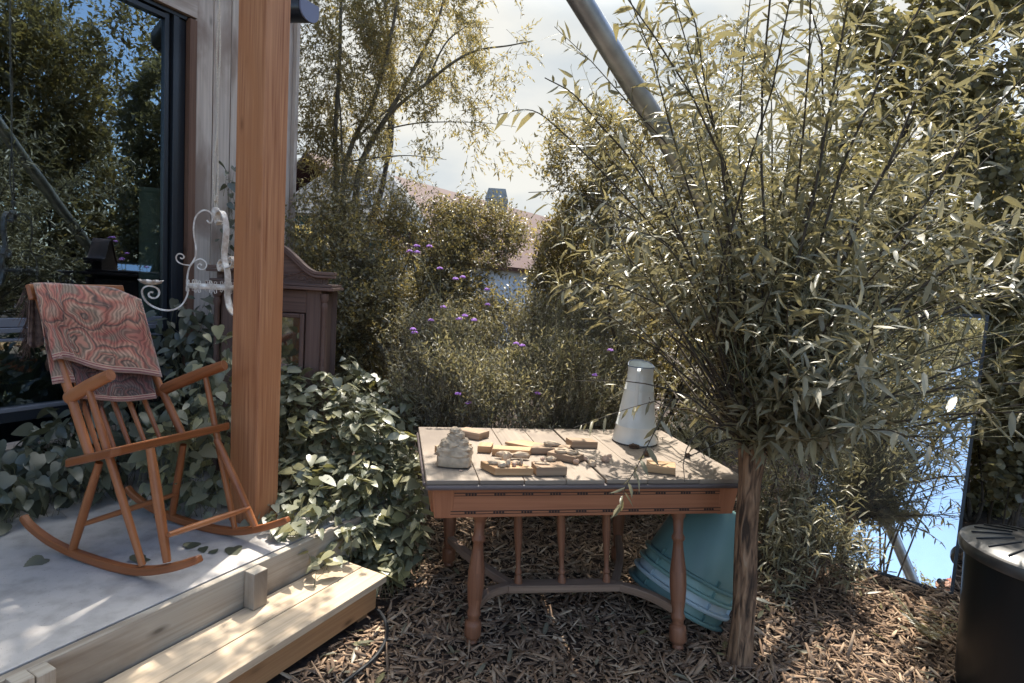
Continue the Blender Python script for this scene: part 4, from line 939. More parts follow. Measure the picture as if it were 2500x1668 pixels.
# stacked clay sculpture
cpx = tb(1112, 1146); cps = thing('clay_sculpture', 'tall lumpy stacked clay figure on a square clay slab, on the table', 'clay sculpture', cpx+ey*.075)
c0 = cpx+ey*.075
def lum(name, off, size, seed, sub=4, amp=.10, boxy=1.0, freq=1.8):
    kz = 1.0 if name == 'slab' else .76; off = (off[0], off[1], .028+(off[2]-.028)*kz); size = (size[0], size[1], size[2]*kz); amp *= 1.25 if name != 'slab' else 1
    mb = MB(); lump(mb, c0+ex*off[0]+ey*off[1]+UP*off[2], size, sub, amp, freq, seed, boxy); mb.build(name, M['clay'], cps, smooth=True)
lum('slab', (0, 0, .028), (.083, .072, .031), 1, 4, .05, .42, 3)
lum('lower_mound', (-.002, 0, .082), (.086, .068, .047), 2, 4, .11, .7, 2.2)
lum('lower_mound', (.03, -.012, .10), (.046, .05, .036), 12, 4, .15, .8, 2.4)
lum('middle_mound', (-.016, 0, .125), (.058, .054, .042), 3, 4, .14, .85, 2.2)
lum('middle_mound', (.024, -.004, .138), (.042, .046, .036), 4, 4, .15, .85, 2.2)
lum('neck', (.0, 0, .168), (.042, .04, .036), 5, 4, .14, .9, 2.2)
lum('neck', (.014, -.004, .188), (.032, .034, .028), 6, 4, .14, .9, 2.2)
lum('head', (-.002, 0, .214), (.029, .03, .024), 7, 4, .13, 1, 2.2)
ps = tb(1122, 1090)
rows_ = [
    (c9, (-.045, .0, 0), (.05, .017, .013), 'long rolled clay strip on the large front block', 'clay'),
    (c9, (.0, .03, .0), (.02, .018, .03), 'upright clay stub at the back of the large front block', 'clay'),
    (c9, (-.03, -.035, 0), (.022, .017, .015), 'round clay nub at the front of the large front block', 'clay'),
    (c9, (.0, -.03, 0), (.012, .014, .02), 'brown clay stub between the nubs on the large front block', 'clay'),
    (c9, (.03, -.028, 0), (.011, .012, .014), 'pinkish clay crumb on the large front block', 'clay_pink'),
    (c9, (.045, .0, 0), (.022, .013, .012), 'oval clay pat near the right of the large front block', 'clay'),
    (c9, (.068, -.01, 0), (.009, .009, .02), 'small standing clay peg on the large front block', 'clay'),
    (c4, (-.055, -.075, -.030), (.045, .017, .02), 'left clay loaf in front of the pale block', 'clay'),
    (c4, (.035, -.08, -.030), (.045, .017, .019), 'right clay loaf in front of the pale block', 'clay'),
    (c6, (.0, .0, 0), (.047, .018, .017), 'lumpy clay roll on the long weathered block', 'clay'),
    (c10, (-.035, .0, 0), (.04, .013, .006), 'flat torn clay strip on the dark fronted block', 'clay'),
    (c10, (-.02, .055, 0), (.011, .011, .011), 'small clay bead behind the clay strip', 'clay_pink'),
    (c10, (.02, .05, 0), (.027, .016, .014), 'egg shaped clay lump on the dark fronted block', 'clay'),
]
for i, (c_, of, sz, lb, mt) in enumerate(rows_):
    clay(c_+ex*of[0]+ey*of[1]+UP*of[2], sz, lb, i+20, mt, 3, .25)
for i, (px_, py_, sz, lb, mt) in enumerate([
    (1406, 1133, (.016, .014, .016), 'round clay ball beside the grey ringed block', 'clay_pink'),
    (1425, 1123, (.022, .012, .010), 'small pink clay curl in the middle of the table', 'clay_pink'),
    (1446, 1137, (.02, .016, .016), 'cube like clay crumb near the wide plank gap', 'clay'),
    (1478, 1128, (.022, .018, .02), 'cupped pink clay shell near the wide plank gap', 'clay_pink'),
    (1487, 1118, (.012, .012, .012), 'tiny clay crumb behind the cupped shell', 'clay_pink'),
    (1125, 1150, (.009, .006, .003), 'flat pink flake at the foot of the clay figure', 'clay_pink')]):
    clay(tb(px_, py_), sz, lb, i+50, mt, 3, .3, .7 if i == 2 else 1.0)
def ring(c, r_, tr, label, seed, sx_=1.0):
    mb = MB(); pts = []; rad = []
    for i in range(25):
        a = 2*math.pi*i/24; pts.append(c+ex*r_*sx_*math.cos(a)+ey*r_*math.sin(a)+UP*tr*.8); rad.append(tr*(1+.25*math.sin(3*a+seed)))
    mb.tube(pts, rad, 8, cap=False); o = mb.build('clay_ring', M['clay'], None, smooth=True); tag(o, label, 'clay ring', 'loose clay rings on the table')
ring(c8_-ex*.02+ey*.01, .024, .010, 'back clay ring on the grey block', 1, 1.2); ring(c8_+ex*.032-ey*.012, .022, .009, 'front clay ring on the grey block', 2, 1.1); ring(c2_+ex*.02+ey*.02, .024, .010, 'clay ring on the block behind the clay figure', 3)
for px_, py_, sz, lb in ((1578, 1113, (.017, .016, .017), 'dark dried seed ball behind the orange block'), (1548, 1094, (.03, .02, .013), 'crumpled dead leaf at the foot of the tall jug'), (1679, 1116, (.016, .013, .013), 'dark dried pod right of the orange block')):
    mb = MB(); lump(mb, tb(px_, py_)+UP*sz[2]*.72, sz, 3, .5, 2.5, px_); o = mb.build('dried_pod', M['dry'], None, smooth=True); tag(o, lb, 'dried pod', 'dried bits on the table')
# jug
jb = tb(1556, 1083)+ey*.045; jt = at_y(1567, 895, jb[1])[2]-TZ
jw = (at_y(1611, 1080, jb[1])-at_y(1502, 1080, jb[1]))[0]/2; jr = (at_y(1598, 905, jb[1])-at_y(1537, 905, jb[1]))[0]/2; jl = np.array([at_y(1567, 895, jb[1])[0]-jb[0], 0, 0])*.5
jug = thing('water_jug', 'tall tapered white enamel water jug with blue rim on the table', 'jug', jb)
mb = MB(); rows = []; n = 44
zl = [0, .004, .014, .02, jt*.22, jt*.225, jt*.23, jt*.235, jt*.45, jt*.68, jt*.685, jt*.692, jt*.697, jt*.84, jt*.845, jt*.852, jt*.857, jt*.93, jt*.97, jt]
for z in zl:
    q = z/jt; r_ = jw+(jr-jw)*min(q/.86, 1)**.95; r_ += jr*.03*max(0, (q-.86)/.14)
    if any(abs(q-k_) < .004 for k_ in (.2275, .69, .849)): r_ += .0022
    if z <= .004: r_ *= .985 if z == 0 else 1.0
    row = []
    for j in range(n+1):
        a = 2*math.pi*j/n; lip = max(0, math.cos(a-math.pi/2))**3*max(0, (q-.86)/.14); side = abs(math.sin(a-math.pi/2))*max(0, (q-.9)/.1)*.0
        rr_ = r_*(1+.30*lip); row.append(jb+np.array([rr_*math.cos(a), rr_*math.sin(a), z+.03*max(0, math.sin(a))*max(0, (q-.86)/.14)*.9])+jl*q)
    rows.append(row)
mb.grid(rows); mb.v += []; mb.build('body', M['enamel'], jug, smooth=True, solid=.002, angle=180)
mb = MB(); mb.lathe([(jw*.99, .0), (jw*1.01, .004), (jw*1.0, .008)], jb, n=40, capt=False); mb.build('foot_rim', M['chip'], jug, smooth=True)
mb = MB(); mb.tube(rows[-1], .0026, 6, cap=False); mb.build('rim', M['enamel_rim'], jug, smooth=True)
mb = MB(); hd = np.array([-.30, -.954, 0]); hp = [(jr*.9, jt*.955), (jr+.018, jt*.985), (jr+.045, jt*.985), (jr+.066, jt*.95), (jr+.070, jt*.87), (jr+.068, jt*.70), (jr+.070, jt*.54), (jr+.062, jt*.48), (jr+.030, jt*.455)]
mb.strap(smooth_path([jb+jl*(z/jt)+hd*r_+UP*z for r_, z in hp], 4), np.cross(hd, UP), .021, .009); mb.build('handle', M['enamel'], jug, bevel=.003)
mb = MB()
for a, z in ((4.35, jt*.62), (4.4, jt*.60), (4.33, jt*.57)):
    r_ = jw+(jr-jw)*(z/jt/.86); mb.lathe([(.004, 0), (.003, .0012)], jb+jl*(z/jt)+np.array([math.cos(a+.9)*(r_-.0002), math.sin(a+.9)*(r_-.0002), z]), np.array([[-math.sin(a+.9), math.cos(a+.9), 0], [0, 0, 1], [math.cos(a+.9), math.sin(a+.9), 0]]), 8)
mb.build('chips_in_enamel', M['chip'], jug)

# ------------------------------------------------------------------ nested tubs leaning under the table
tax = unit(np.array([[.42, .15, .89]]))[0]; tu = unit(np.array([np.cross(np.array([0, 1., 0]), tax)]))[0]; tv_ = np.cross(tax, tu)
tc0 = at_y(1648, 1462, 3.12)
for i, (mt, lb) in enumerate((('tub', 'bottom teal tub of the nested stack under the table'), ('tub_pale', 'pale blue tub second from the bottom of the nested stack'), ('tub_green', 'sea green tub second from the top of the nested stack'), ('tub', 'top teal tub of the nested stack, its round base upward'))):
    o_ = tc0+tax*(.0+.062*i); rr_ = .268-.004*i; h = .40
    t = thing('plastic_tub', lb, 'tub', o_, 'upturned tubs nested under the table')
    mb = MB(); mb.lathe([(rr_-.004, 0), (rr_-.004, .01), (rr_*.80, h*.97), (rr_*.76, h), (0.02, h+.001)], o_, np.array([tu, tv_, tax]), n=48, capb=False); mb.build('body', M[mt], t, smooth=True, angle=60)
    mb = MB(); mb.lathe([(rr_-.006, -.006), (rr_+.017, -.006), (rr_+.021, .003), (rr_+.017, .013), (rr_-.003, .016)], o_, np.array([tu, tv_, tax]), n=48, capb=False, capt=False); mb.build('rim', M[mt], t, smooth=True)
    for k_ in (3.6, 4.9, 5.9):
        mb = MB(); q = o_+tu*math.cos(k_)*(rr_+.002)+tv_*math.sin(k_)*(rr_+.002)+tax*.03; dr_ = tu*math.cos(k_)+tv_*math.sin(k_); mb.box(q, (.004, .02, .034), np.array([np.cross(tax, dr_), dr_, tax])); mb.build('rib', M[mt], t)

# ------------------------------------------------------------------ bin
bl = at_y(2343, 1308, 2.42); br_ = .315; bc = np.array([bl[0]+br_+.15, bl[1]+.06, GZ]); bh = bl[2]-GZ-.10
binn = thing('dustbin', 'round black plastic dustbin with ribbed lid on the wood chips', 'dustbin', bc)
mb = MB(); mb.lathe([(br_*.86, 0), (br_*.87, .02), (br_*.955, bh*.9), (br_*.96, bh-.015)], bc, n=56); mb.build('body', M['bin'], binn, smooth=True)
lt = np.array([[1, 0, .0], [0, 1, -.0], [0, 0, 1.]])
mb = MB(); mb.lathe([(br_*.955, bh-.03), (br_*1.03, bh-.032), (br_*1.045, bh-.02), (br_*1.045, bh+.006), (br_*1.03, bh+.018), (br_*.95, bh+.022), (br_*.9, bh+.034), (br_*.5, bh+.062), (.02, bh+.07)], bc, n=56); lid = mb.build('lid', M['bin_lid'], binn, smooth=True, angle=35)
mb = MB()
for k_ in range(20):
    a = 2*math.pi*k_/20; d_ = np.array([math.cos(a), math.sin(a), 0]); p0 = bc+d_*br_*.45+UP*(bh+.068); p1 = bc+d_*br_*.9+UP*(bh+.037); mb.strap([p0, p1], np.cross(d_, UP), .007, .008)
mb.build('lid_ribs', M['bin'], lid, bevel=.002)
mb = MB(); mb.strap(smooth_path([bc+np.array([-.03, -br_*.98, bh-.12]), bc+np.array([-.02, -br_*1.06, bh-.10]), bc+np.array([.05, -br_*1.06, bh-.10]), bc+np.array([.06, -br_*.98, bh-.12])], 3), UP, .03, .012); mb.build('handle', M['bin'], binn)

# ------------------------------------------------------------------ big leaning mirror
mm = at_z(2290, 1415, .0); mn = CP-mm; mn /= np.linalg.norm(mn); mu = np.cross(UP, mn); mu /= np.linalg.norm(mu); mv = np.cross(mn, mu)
def mpt(px, py): q = at_pl(px, py, mm, mn)-mm; return float(q@mu), float(q@mv)
uR = (mpt(2414, 885)[0]+mpt(2306, 1447)[0]+mpt(2396, 780)[0])/3; uL = mpt(2081, 752)[0]-.02; vT = (mpt(2081, 752)[1]+mpt(2396, 780)[1])/2; vB = (GZ+.01-mm[2])/mv[2]
axm = np.array([mu, mv, mn])
def Mp(u, v, d=0): return mm+mu*u+mv*v+mn*d
mirr = thing('leaning_mirror', 'large frameless looking mirror with a thin dark frame leaning in the bushes', 'mirror', Mp((uL+uR)/2, vB))
mb = MB(); mb.box(Mp((uL+uR)/2, (vT+vB)/2, -.004), (uR-uL, vT-vB, .006), axm); mb.build('glass', M['mirror'], mirr)
mb = MB(); fw = .018
for a, b, c_, d_ in ((uL-fw, uR+fw, vT, vT+fw), (uL-fw, uR+fw, vB-fw, vB), (uL-fw, uL, vB, vT), (uR, uR+fw, vB, vT)): mb.box(Mp((a+b)/2, (c_+d_)/2, -.002), (abs(b-a), abs(d_-c_), .03), axm)
mb.build('frame', plain('dark_steel_frame', (.05, .055, .06), .4, .6), mirr)
mb = MB(); mb.box(Mp((uL+uR)/2, (vT+vB)/2, -.014), (uR-uL, vT-vB, .01), axm); mb.build('backing', M['cabinet'], mirr)
fc = bpy.data.curves.new('lettering', 'FONT'); fc.body = 'HI BEAUTIFUL'; fc.size = .085; fc.extrude = .0006; fc.space_character = 1.12; fc.offset = -.0015
fo = bpy.data.objects.new('lettering', fc); COL.objects.link(fo)
bpy.context.view_layer.update(); dg = bpy.context.evaluated_depsgraph_get(); lme = bpy.data.meshes.new_from_object(fo.evaluated_get(dg)); bpy.data.objects.remove(fo)
lo_ = bpy.data.objects.new('lettering', lme); COL.objects.link(lo_); lme.materials.clear(); lme.materials.append(M['lettering']); lo_.parent = mirr
u0, v0 = mpt(2119, 800); base = Mp(u0, v0-.01, .0012); u1 = mpt(2298, 815)[0]
wtx = max(v.co.x for v in lme.vertices); sc_ = abs(u1-u0)/wtx
du = mu if u1 > u0 else -mu
lo_.matrix_basis = Matrix([[*(q)] for q in np.array([du*sc_, mv*1.0, np.cross(du, mv), base-world_loc(mirr)]).T.tolist()]+[[0, 0, 0, 1]])

# ------------------------------------------------------------------ hose on the ground
hp = [at_z(x, y, GZ+.02) for x, y in ((905, 1478), (928, 1496), (943, 1524), (944, 1552), (930, 1585), (905, 1615), (868, 1645), (835, 1672), (790, 1720))]
mb = MB(); mb.tube(smooth_path(hp, 8), .0085, 8); o = mb.build('hose', M['hose'], None, smooth=True); tag(o, 'black garden hose coming out from under the timber step', 'hose')

# ------------------------------------------------------------------ metal poles of the tent frame
def pole(a, b, r_, label):
    a = np.asarray(a, float); b = np.asarray(b, float); mb = MB(); t = thing('metal_pole', label, 'pole', a if a[2] < b[2] else b, 'slanting galvanised poles')
    mb.tube([a*(1-q)+b*q for q in np.linspace(0, 1, 12)], r_, 24); mb.build('tube', M['steel'], t, smooth=True)
    mb = MB(); c = a*.45+b*.55; d = unit(np.array([b-a]))[0]; mb.tube([c-d*.02, c+d*.02], r_*1.06, 24); mb.build('collar', M['steel'], t, smooth=True)
pc = at_y(1417, 0, 2.95); pe = at_y(1985, 920, 4.15); pd = pe-pc
pole(pc-pd*.18, pe+pd*((pe[2]-GZ)/(pc[2]-pe[2])), .056, 'thick galvanised pole slanting down behind the willow')
wp = H(0, WF-.05, 0)
def refl(px, py, p0_, n_, dist):
    n_ = np.asarray(n_, float)/np.linalg.norm(n_); q = at_pl(px, py, p0_, n_); d = q-CP; d /= np.linalg.norm(d); r_ = d-2*(d@n_)*n_; return q+r_*dist
a = refl(2160, 1258, mm, mn, 7.4); b = refl(2232, 1425, mm, mn, 7.4); d_ = b-a; pole(a-d_*.35, b+d_*.7, .085, 'galvanised pole mirrored at the foot of the leaning mirror')

# ------------------------------------------------------------------ neighbours' buildings seen through the leaves
def hpt(px, py, y): return at_y(px, py, y)
nh = thing('neighbour_house', 'far house with red tiled roof, grey chimney and pale walls behind the hedge', 'house', (*hpt(1150, 700, 15)[:2], GZ))
e0, e1 = hpt(1030, 452, 13.0), hpt(1330, 560, 17.5); rz0, rz1 = e0[2], e1[2]; rd = (e1-e0); rd[2] = 0; L_ = np.linalg.norm(rd); rd /= L_; rn = np.cross(rd, UP)
if rn[1] > 0: rn = -rn
rzm = rz0
def Nh(s, f, z): return np.array([e0[0], e0[1], 0])+rd*s+rn*f+UP*z
mb = MB(); ro = 2.6; dh = 1.75
A0, A1 = Nh(-3, 0, rzm), Nh(L_+1.2, 0, rzm); B0, B1 = Nh(-3, ro, rzm-dh), Nh(L_+1.2, ro, rzm-dh); D0, D1 = Nh(-3, -ro, rzm-dh), Nh(L_+1.2, -ro, rzm-dh)
mb.add([B0, B1, A1, A0, D0, D1], [(0, 1, 2, 3), (3, 2, 5, 4)], [[(0, 0), (L_+4, 0), (L_+4, 3), (0, 3)]]*2); nroof = mb.build('roof', M['tiles'], nh, solid=.08)
mb = MB(); ww = ro-.25; mb.hexa([Nh(-2.8, ww, GZ), Nh(L_+1, ww, GZ), Nh(L_+1, -ww, GZ), Nh(-2.8, -ww, GZ), Nh(-2.8, ww, rzm-dh+.1), Nh(L_+1, ww, rzm-dh+.1), Nh(L_+1, -ww, rzm-dh+.1), Nh(-2.8, -ww, rzm-dh+.1)]); mb.build('wall', M['render'], nh)
mb = MB(); cc = hpt(1212, 505, 14.8); cw = .27; ct = hpt(1212, 463, 14.8)[2]
mb.hexa([cc+np.array([a*cw, b*cw, -1.3]) for a, b in ((-1, -1), (1, -1), (1, 1), (-1, 1))]+[np.array([cc[0]+a*cw, cc[1]+b*cw, ct-.28]) for a, b in ((-1, -1), (1, -1), (1, 1), (-1, 1))])
mb.hexa([np.array([cc[0]+a*cw*1.05, cc[1]+b*cw*1.05, ct-.277]) for a, b in ((-1, -1), (1, -1), (1, 1), (-1, 1))]+[np.array([cc[0]+a*cw*.78, cc[1]+b*cw*.78, ct]) for a, b in ((-1, -1), (1, -1), (1, 1), (-1, 1))])
mb.build('chimney', M['brickgrey'], nroof, bevel=.01)
sh_ = thing('garden_shed', 'green walled shed with slate roof and white bargeboard among the bushes', 'shed', (*hpt(900, 700, 10)[:2], GZ))
a0 = hpt(850, 520, 9.6); mb = MB(); wx = .95
zt_ = a0[2]
mb.hexa([np.array([a0[0]-wx, a0[1], GZ]), np.array([a0[0]+wx, a0[1], GZ]), np.array([a0[0]+wx, a0[1]+2, GZ]), np.array([a0[0]-wx, a0[1]+2, GZ])]+[np.array([a0[0]-wx, a0[1], zt_]), np.array([a0[0]+wx, a0[1], zt_]), np.array([a0[0]+wx, a0[1]+2, zt_]), np.array([a0[0]-wx, a0[1]+2, zt_])]); mb.build('wall', M['green_paint'], sh_)
mb = MB()
for k_ in range(7): mb.box(np.array([a0[0], a0[1]-.012, zt_-.08-.16*k_]), (1.85, .02, .022))
mb.build('white_slats', M['trim'], sh_)
mb = MB(); pk = np.array([a0[0]-.3, a0[1], zt_+.75])
mb.hexa([np.array([a0[0]-1.2, a0[1]-.15, zt_-.05]), np.array([a0[0]+1.25, a0[1]-.15, zt_-.12]), np.array([a0[0]+1.25, a0[1]+2.2, zt_-.12]), np.array([a0[0]-1.2, a0[1]+2.2, zt_-.05]), np.array([a0[0]-.45, a0[1]+.6, zt_+.85]), np.array([a0[0]+.5, a0[1]+.6, zt_+.8]), np.array([a0[0]+.5, a0[1]+1.6, zt_+.8]), np.array([a0[0]-.45, a0[1]+1.6, zt_+.85])]); mb.build('roof', M['grey_roof'], sh_)
mb = MB(); mb.strap([np.array([a0[0]+.05, a0[1]-.18, zt_+.36]), np.array([a0[0]+1.28, a0[1]-.18, zt_-.13])], np.array([0, 1., 0]), .04, .16); mb.build('bargeboard', M['trim'], sh_)

# ================================================================== TREES AND PLANTS
Z0 = np.array([0, 0, 1.0])
def P2(px, py, y): return at_y(px, py, y)
# tall multi-stemmed tree behind the house corner, slender hanging leaves
yt = 6.3; tb_ = P2(838, 860, yt); tb_[2] = GZ
tr = thing('slender_leaved_tree', 'tall many stemmed tree with small hanging leaves behind the house corner', 'tree', tb_)
mb = MB()
stems = [
    [(838, 760, 6.3), (812, 600, 6.3), (822, 420, 6.3), (818, 330, 6.3), (828, 180, 6.3), (832, 30, 6.3), (838, -150, 6.3), (830, -420, 6.3)],
    [(840, 740, 6.3), (836, 470, 6.2), (862, 345, 6.2), (915, 240, 6.1), (960, 60, 6.0), (985, -120, 6.0), (1000, -350, 6.0)],
    [(845, 740, 6.3), (872, 450, 6.3), (905, 350, 6.3), (945, 285, 6.3), (985, 215, 6.3), (1030, 130, 6.3), (1075, 30, 6.2), (1110, -120, 6.2)],
    [(905, 350, 6.3), (960, 270, 6.2), (1040, 205, 6.1), (1110, 150, 6.0), (1170, 122, 5.9), (1240, 112, 5.8), (1300, 100, 5.8)],
    [(1040, 205, 6.1), (1085, 110, 6.0), (1130, 70, 6.0), (1160, 50, 6.0)],
    [(836, 400, 6.2), (830, 260, 6.1), (815, 130, 6.0), (800, 60, 5.9)],
    [(862, 345, 6.2), (945, 270, 6.3), (985, 235, 6.4)],
    [(850, 395, 6.3), (920, 385, 6.0), (1000, 380, 5.9), (1090, 390, 5.8)],
    [(945, 315, 6.3), (1010, 302, 6.1), (1080, 298, 6.0), (1180, 300, 5.9), (1260, 310, 5.9)],
]
for i, s_ in enumerate(stems):
    pts = smooth_path([P2(*q) for q in s_], 4); r0 = [.040, .034, .040, .022, .011, .012, .014, .010, .009][i]
    mb.tube(pts, [r0*(1-.8*k/(len(pts)-1)) for k in range(len(pts))], 8)
mb.build('trunk', M['branch_pale'], tr, smooth=True)
tblobs = [pblob(690, -120, 980, 420, 6.3, .9, 1.2), pblob(880, -160, 1180, 260, 6.2, .8, 1.05), pblob(1120, 10, 1330, 210, 5.9, .35, .62), pblob(980, 160, 1250, 330, 6.0, .4, .55),
          pblob(1060, 250, 1260, 430, 5.9, .35, .42), pblob(1180, 330, 1330, 420, 5.8, .25, .4), pblob(690, 300, 860, 560, 6.2, .5, .9), pblob(880, 320, 1080, 470, 6.3, .4, .5)]
A, Bp, P, D, Nn, s_, r = sprays(tblobs, 2900, 11, .24, .052, 5, up=.05, droop=.12, gap=.08, hollow=.1, fr=2.6)
twigs('twigs', A, Bp, .0018, M['branch'], tr); leaves('crown', 'slim', P, D, Nn, s_, M['L_tree'], tr, r)
# unseen taller crown, added behind the house to shade the deck
bush('shade_tree', 'unseen very tall dense tree added behind the garden studio to shade the deck', 'tree', [((-3.0, 7.4, 7.6), np.array([1.6, 1.5, 2.6])), ((-1.9, 6.0, 6.4), np.array([.9, 1.2, 1.3])), ((-2.4, 8.6, 10), np.array([1.5, 1.6, 1.8]))], 'small', M['L_tree'], 2600, 12, .5, .10, 31, base=(-2.7, 8.2, GZ), nl=3, r0=.06, gap=-.7, hollow=.1)

bush('dapple_branch', 'unseen leafy branch added high over the garden to dapple the step with shade', 'tree', [((-.55, 4.6, 4.45), np.array([.75, .35, .38]))], 'small', M['L_tree'], 150, 9, .3, .07, 33, base=(-2.6, 7.6, 7.2), nl=3, r0=.03, bend=.03, gap=-.3, hollow=.05)  # out-of-view foliage, added only to throw leaf shadows on the step
# hedge of shrubs behind the table
HG = 'shrubs in the hedge behind the table'
bush('shrub', 'tall bushy shrub right of the wardrobe, under the slender tree', 'shrub', [pblob(690, 430, 900, 1010, 5.2, .55), pblob(800, 560, 980, 1000, 5.0, .5), pblob(760, 400, 1010, 600, 5.7, .35, .8), pblob(1030, 470, 1180, 600, 5.9, .25, .9)], 'small', M['L_small'], 2700, 11, .22, .038, 41, HG)
bush('shrub', 'shrub with pale glinting leaves below the red roof, by the violet flowers', 'shrub', [pblob(900, 470, 1130, 960, 5.9, .5), pblob(1010, 560, 1180, 980, 5.4, .5)], 'small', M['L_small'], 2200, 11, .22, .036, 42, HG)
bush('shrub', 'wide shrub before the pale house wall, under the chimney', 'shrub', [pblob(1090, 490, 1290, 640, 6.0, .4), pblob(1060, 720, 1300, 1000, 5.6, .45), pblob(1050, 560, 1230, 760, 5.8, .4), pblob(1000, 490, 1260, 640, 6.1, .3, .8), pblob(1130, 700, 1340, 900, 5.0, .3, .8)], 'small', M['L_small'], 2600, 11, .2, .036, 43, HG)
bush('shrub', 'leafy shrub left of the willow crown, rising into the open sky', 'shrub', [pblob(1290, 440, 1500, 980, 5.5, .5), pblob(1320, 240, 1520, 520, 5.3, .4, .55)], 'small', M['L_small'], 2100, 11, .22, .040, 44, HG, gap=-.3)
bush('hawthorn', 'hawthorn like shrub with upright leafy shoots behind the willow and pole', 'shrub', [pblob(1440, 260, 1760, 620, 5.6, .5), pblob(1480, 560, 1800, 1020, 5.6, .5), pblob(1560, 20, 1620, 330, 5.2, .14, .8), pblob(1520, 60, 1580, 330, 5.2, .12, .8), pblob(1680, 60, 1860, 360, 5.4, .3, .8)], 'small', M['L_small'], 2600, 11, .2, .038, 45, HG, up=.6, gap=-.35)
# far screen behind the hedge
for i, (x0, x1, y0, lb) in enumerate(((560, 900, 560, 'dark far bush behind the wardrobe'), (860, 1180, 640, 'dark far bush behind the violet flowers'), (1280, 1620, 560, 'dark far bush behind the tall jug'), (1560, 2000, 380, 'dark far bush behind the willow'), (1900, 2650, 250, 'dark far bush behind the leaning mirror'))):
    bush('far_bush', lb+', low in the back of the garden', 'bush', [pblob(x0, y0, x1, 1080, 7.4, .6)], 'small', M['L_small'], 1500, 12, .4, .075, 60+i, 'bushes at the far end of the garden', gap=-.8, hollow=.2)
# right: round leaved hazels
bush('hazel', 'big hazel with round yellow green leaves towering at the right side', 'tree', [pblob(2060, -200, 2640, 430, 4.7, .6), pblob(2150, 300, 2640, 760, 4.6, .5), pblob(2080, 480, 2350, 760, 5.0, .4, .8)], 'round', M['L_hazel'], 2300, 9, .30, .050, 71, base=(2.9, 5.0, GZ), nl=12, r0=.035, gap=.0, hollow=.1, up=.1)
bush('hazel', 'smaller hazel behind the willow crown, leaves lit from behind', 'tree', [pblob(1900, 330, 2160, 620, 5.6, .4, .7), pblob(1720, 470, 2140, 900, 5.4, .5)], 'round', M['L_hazel'], 1600, 9, .28, .046, 72, base=(1.9, 5.6, GZ), nl=10, r0=.03, gap=-.2, hollow=.1)
bush('shrub', 'dark shrub closing the view right behind the leaning mirror', 'shrub', [pblob(2050, 640, 2640, 1300, 5.2, .5), pblob(2380, 480, 2640, 1200, 4.4, .35)], 'round', M['L_hazel'], 2200, 10, .24, .05, 73, 'shrubs around the leaning mirror', gap=-.5)
bush('shrub', 'dark shrub at the right edge between mirror and dustbin', 'shrub', [pblob(2440, 760, 2620, 1280, 3.7, .16)], 'round', M['L_hazel'], 260, 9, .2, .05, 74, 'shrubs around the leaning mirror', base=(3.35, 3.75, GZ))
bush('shrub', 'narrow leaved shrub in the shade between the willow trunk and the mirror', 'shrub', [pblob(1830, 960, 2020, 1420, 3.85, .22), pblob(1860, 1230, 2090, 1480, 3.35, .18), pblob(1500, 1020, 1850, 1180, 4.4, .3)], 'lance', M['L_willow'], 520, 11, .26, .075, 75, 'shrubs around the leaning mirror', base=(1.75, 3.6, GZ), up=.5, gap=-.6)
# weeds and dry herbs behind the table
bl_ = [pblob(940, 840, 1250, 1060, 4.1, .30), pblob(1180, 820, 1580, 1070, 4.2, .32), pblob(1000, 900, 1500, 1120, 3.9, .18), pblob(980, 1100, 1700, 1420, 4.5, .25, .6), pblob(930, 740, 1200, 960, 4.5, .25, .8), pblob(1180, 720, 1560, 960, 4.7, .3, .8)]
A, Bp, P, D, Nn, s_, r = sprays(bl_, 4600, 11, .22, .034, 81, up=1.4, gap=-.5, hollow=.05, spread=.6)
o = leaves('herb_tangle', 'slim', P, D, Nn, s_, M['L_dry'], None, r); tag(o, 'tangle of dry herbs and weeds growing behind the table', 'weeds', kind='stuff')
o = twigs('herb_stalks', A-np.array([0, 0, .08]), Bp+np.array([0, 0, .05]), .0016, M['branch_pale'], None); tag(o, 'dry thin stalks of the weeds behind the table', 'weeds', kind='stuff')

K = len(LITTER); o = leaves('leaf_litter', 'lance', LITTER, np.stack([rng.normal(size=K), rng.normal(size=K), rng.normal(0, .12, K)], 1), np.tile([0, 0, 1.], (K, 1))+rng.normal(0, .3, (K, 3)), rng.uniform(.05, .11, K), M['L_dry'], None, None, rng.uniform(1, 1.8, K)); tag(o, 'fallen dry willow leaves scattered over the wood chips', 'leaf litter', kind='stuff')
# heart shaped leaves ----------------------------------------------------------------
def heartbed(name, label, cat, P, N0, dirs, sz, mat, base, rs=None, stemr=.0022, stemlen=.16, group=None):
    t = thing(name, label, cat, base, group); n = len(P)
    leaves('foliage', 'heart', P, dirs, N0, sz, mat, t, rs, rng.uniform(.62, .95, n), smooth=False)
    A = P-unit(dirs)*.03-np.array([0, 0, 1])*stemlen*(0.5+rng.random((n, 1)))+rng.normal(0, .03, (n, 3)); mid = (A+P)/2+rng.normal(0, .012, (n, 3))
    twigs('stems', A, P, stemr, M['stem'], t, mid); return t
def heart_rand(P, flow, tilt=.5, down=.55):
    n = len(P); a = rng.normal(size=(n, 3))*.75+np.asarray(flow); a[:, 2] = -down*(0.4+rng.random(n)); N0 = np.array([0, 0, 1.0])+rng.normal(size=(n, 3))*tilt+np.asarray(flow)*.12
    return a, N0
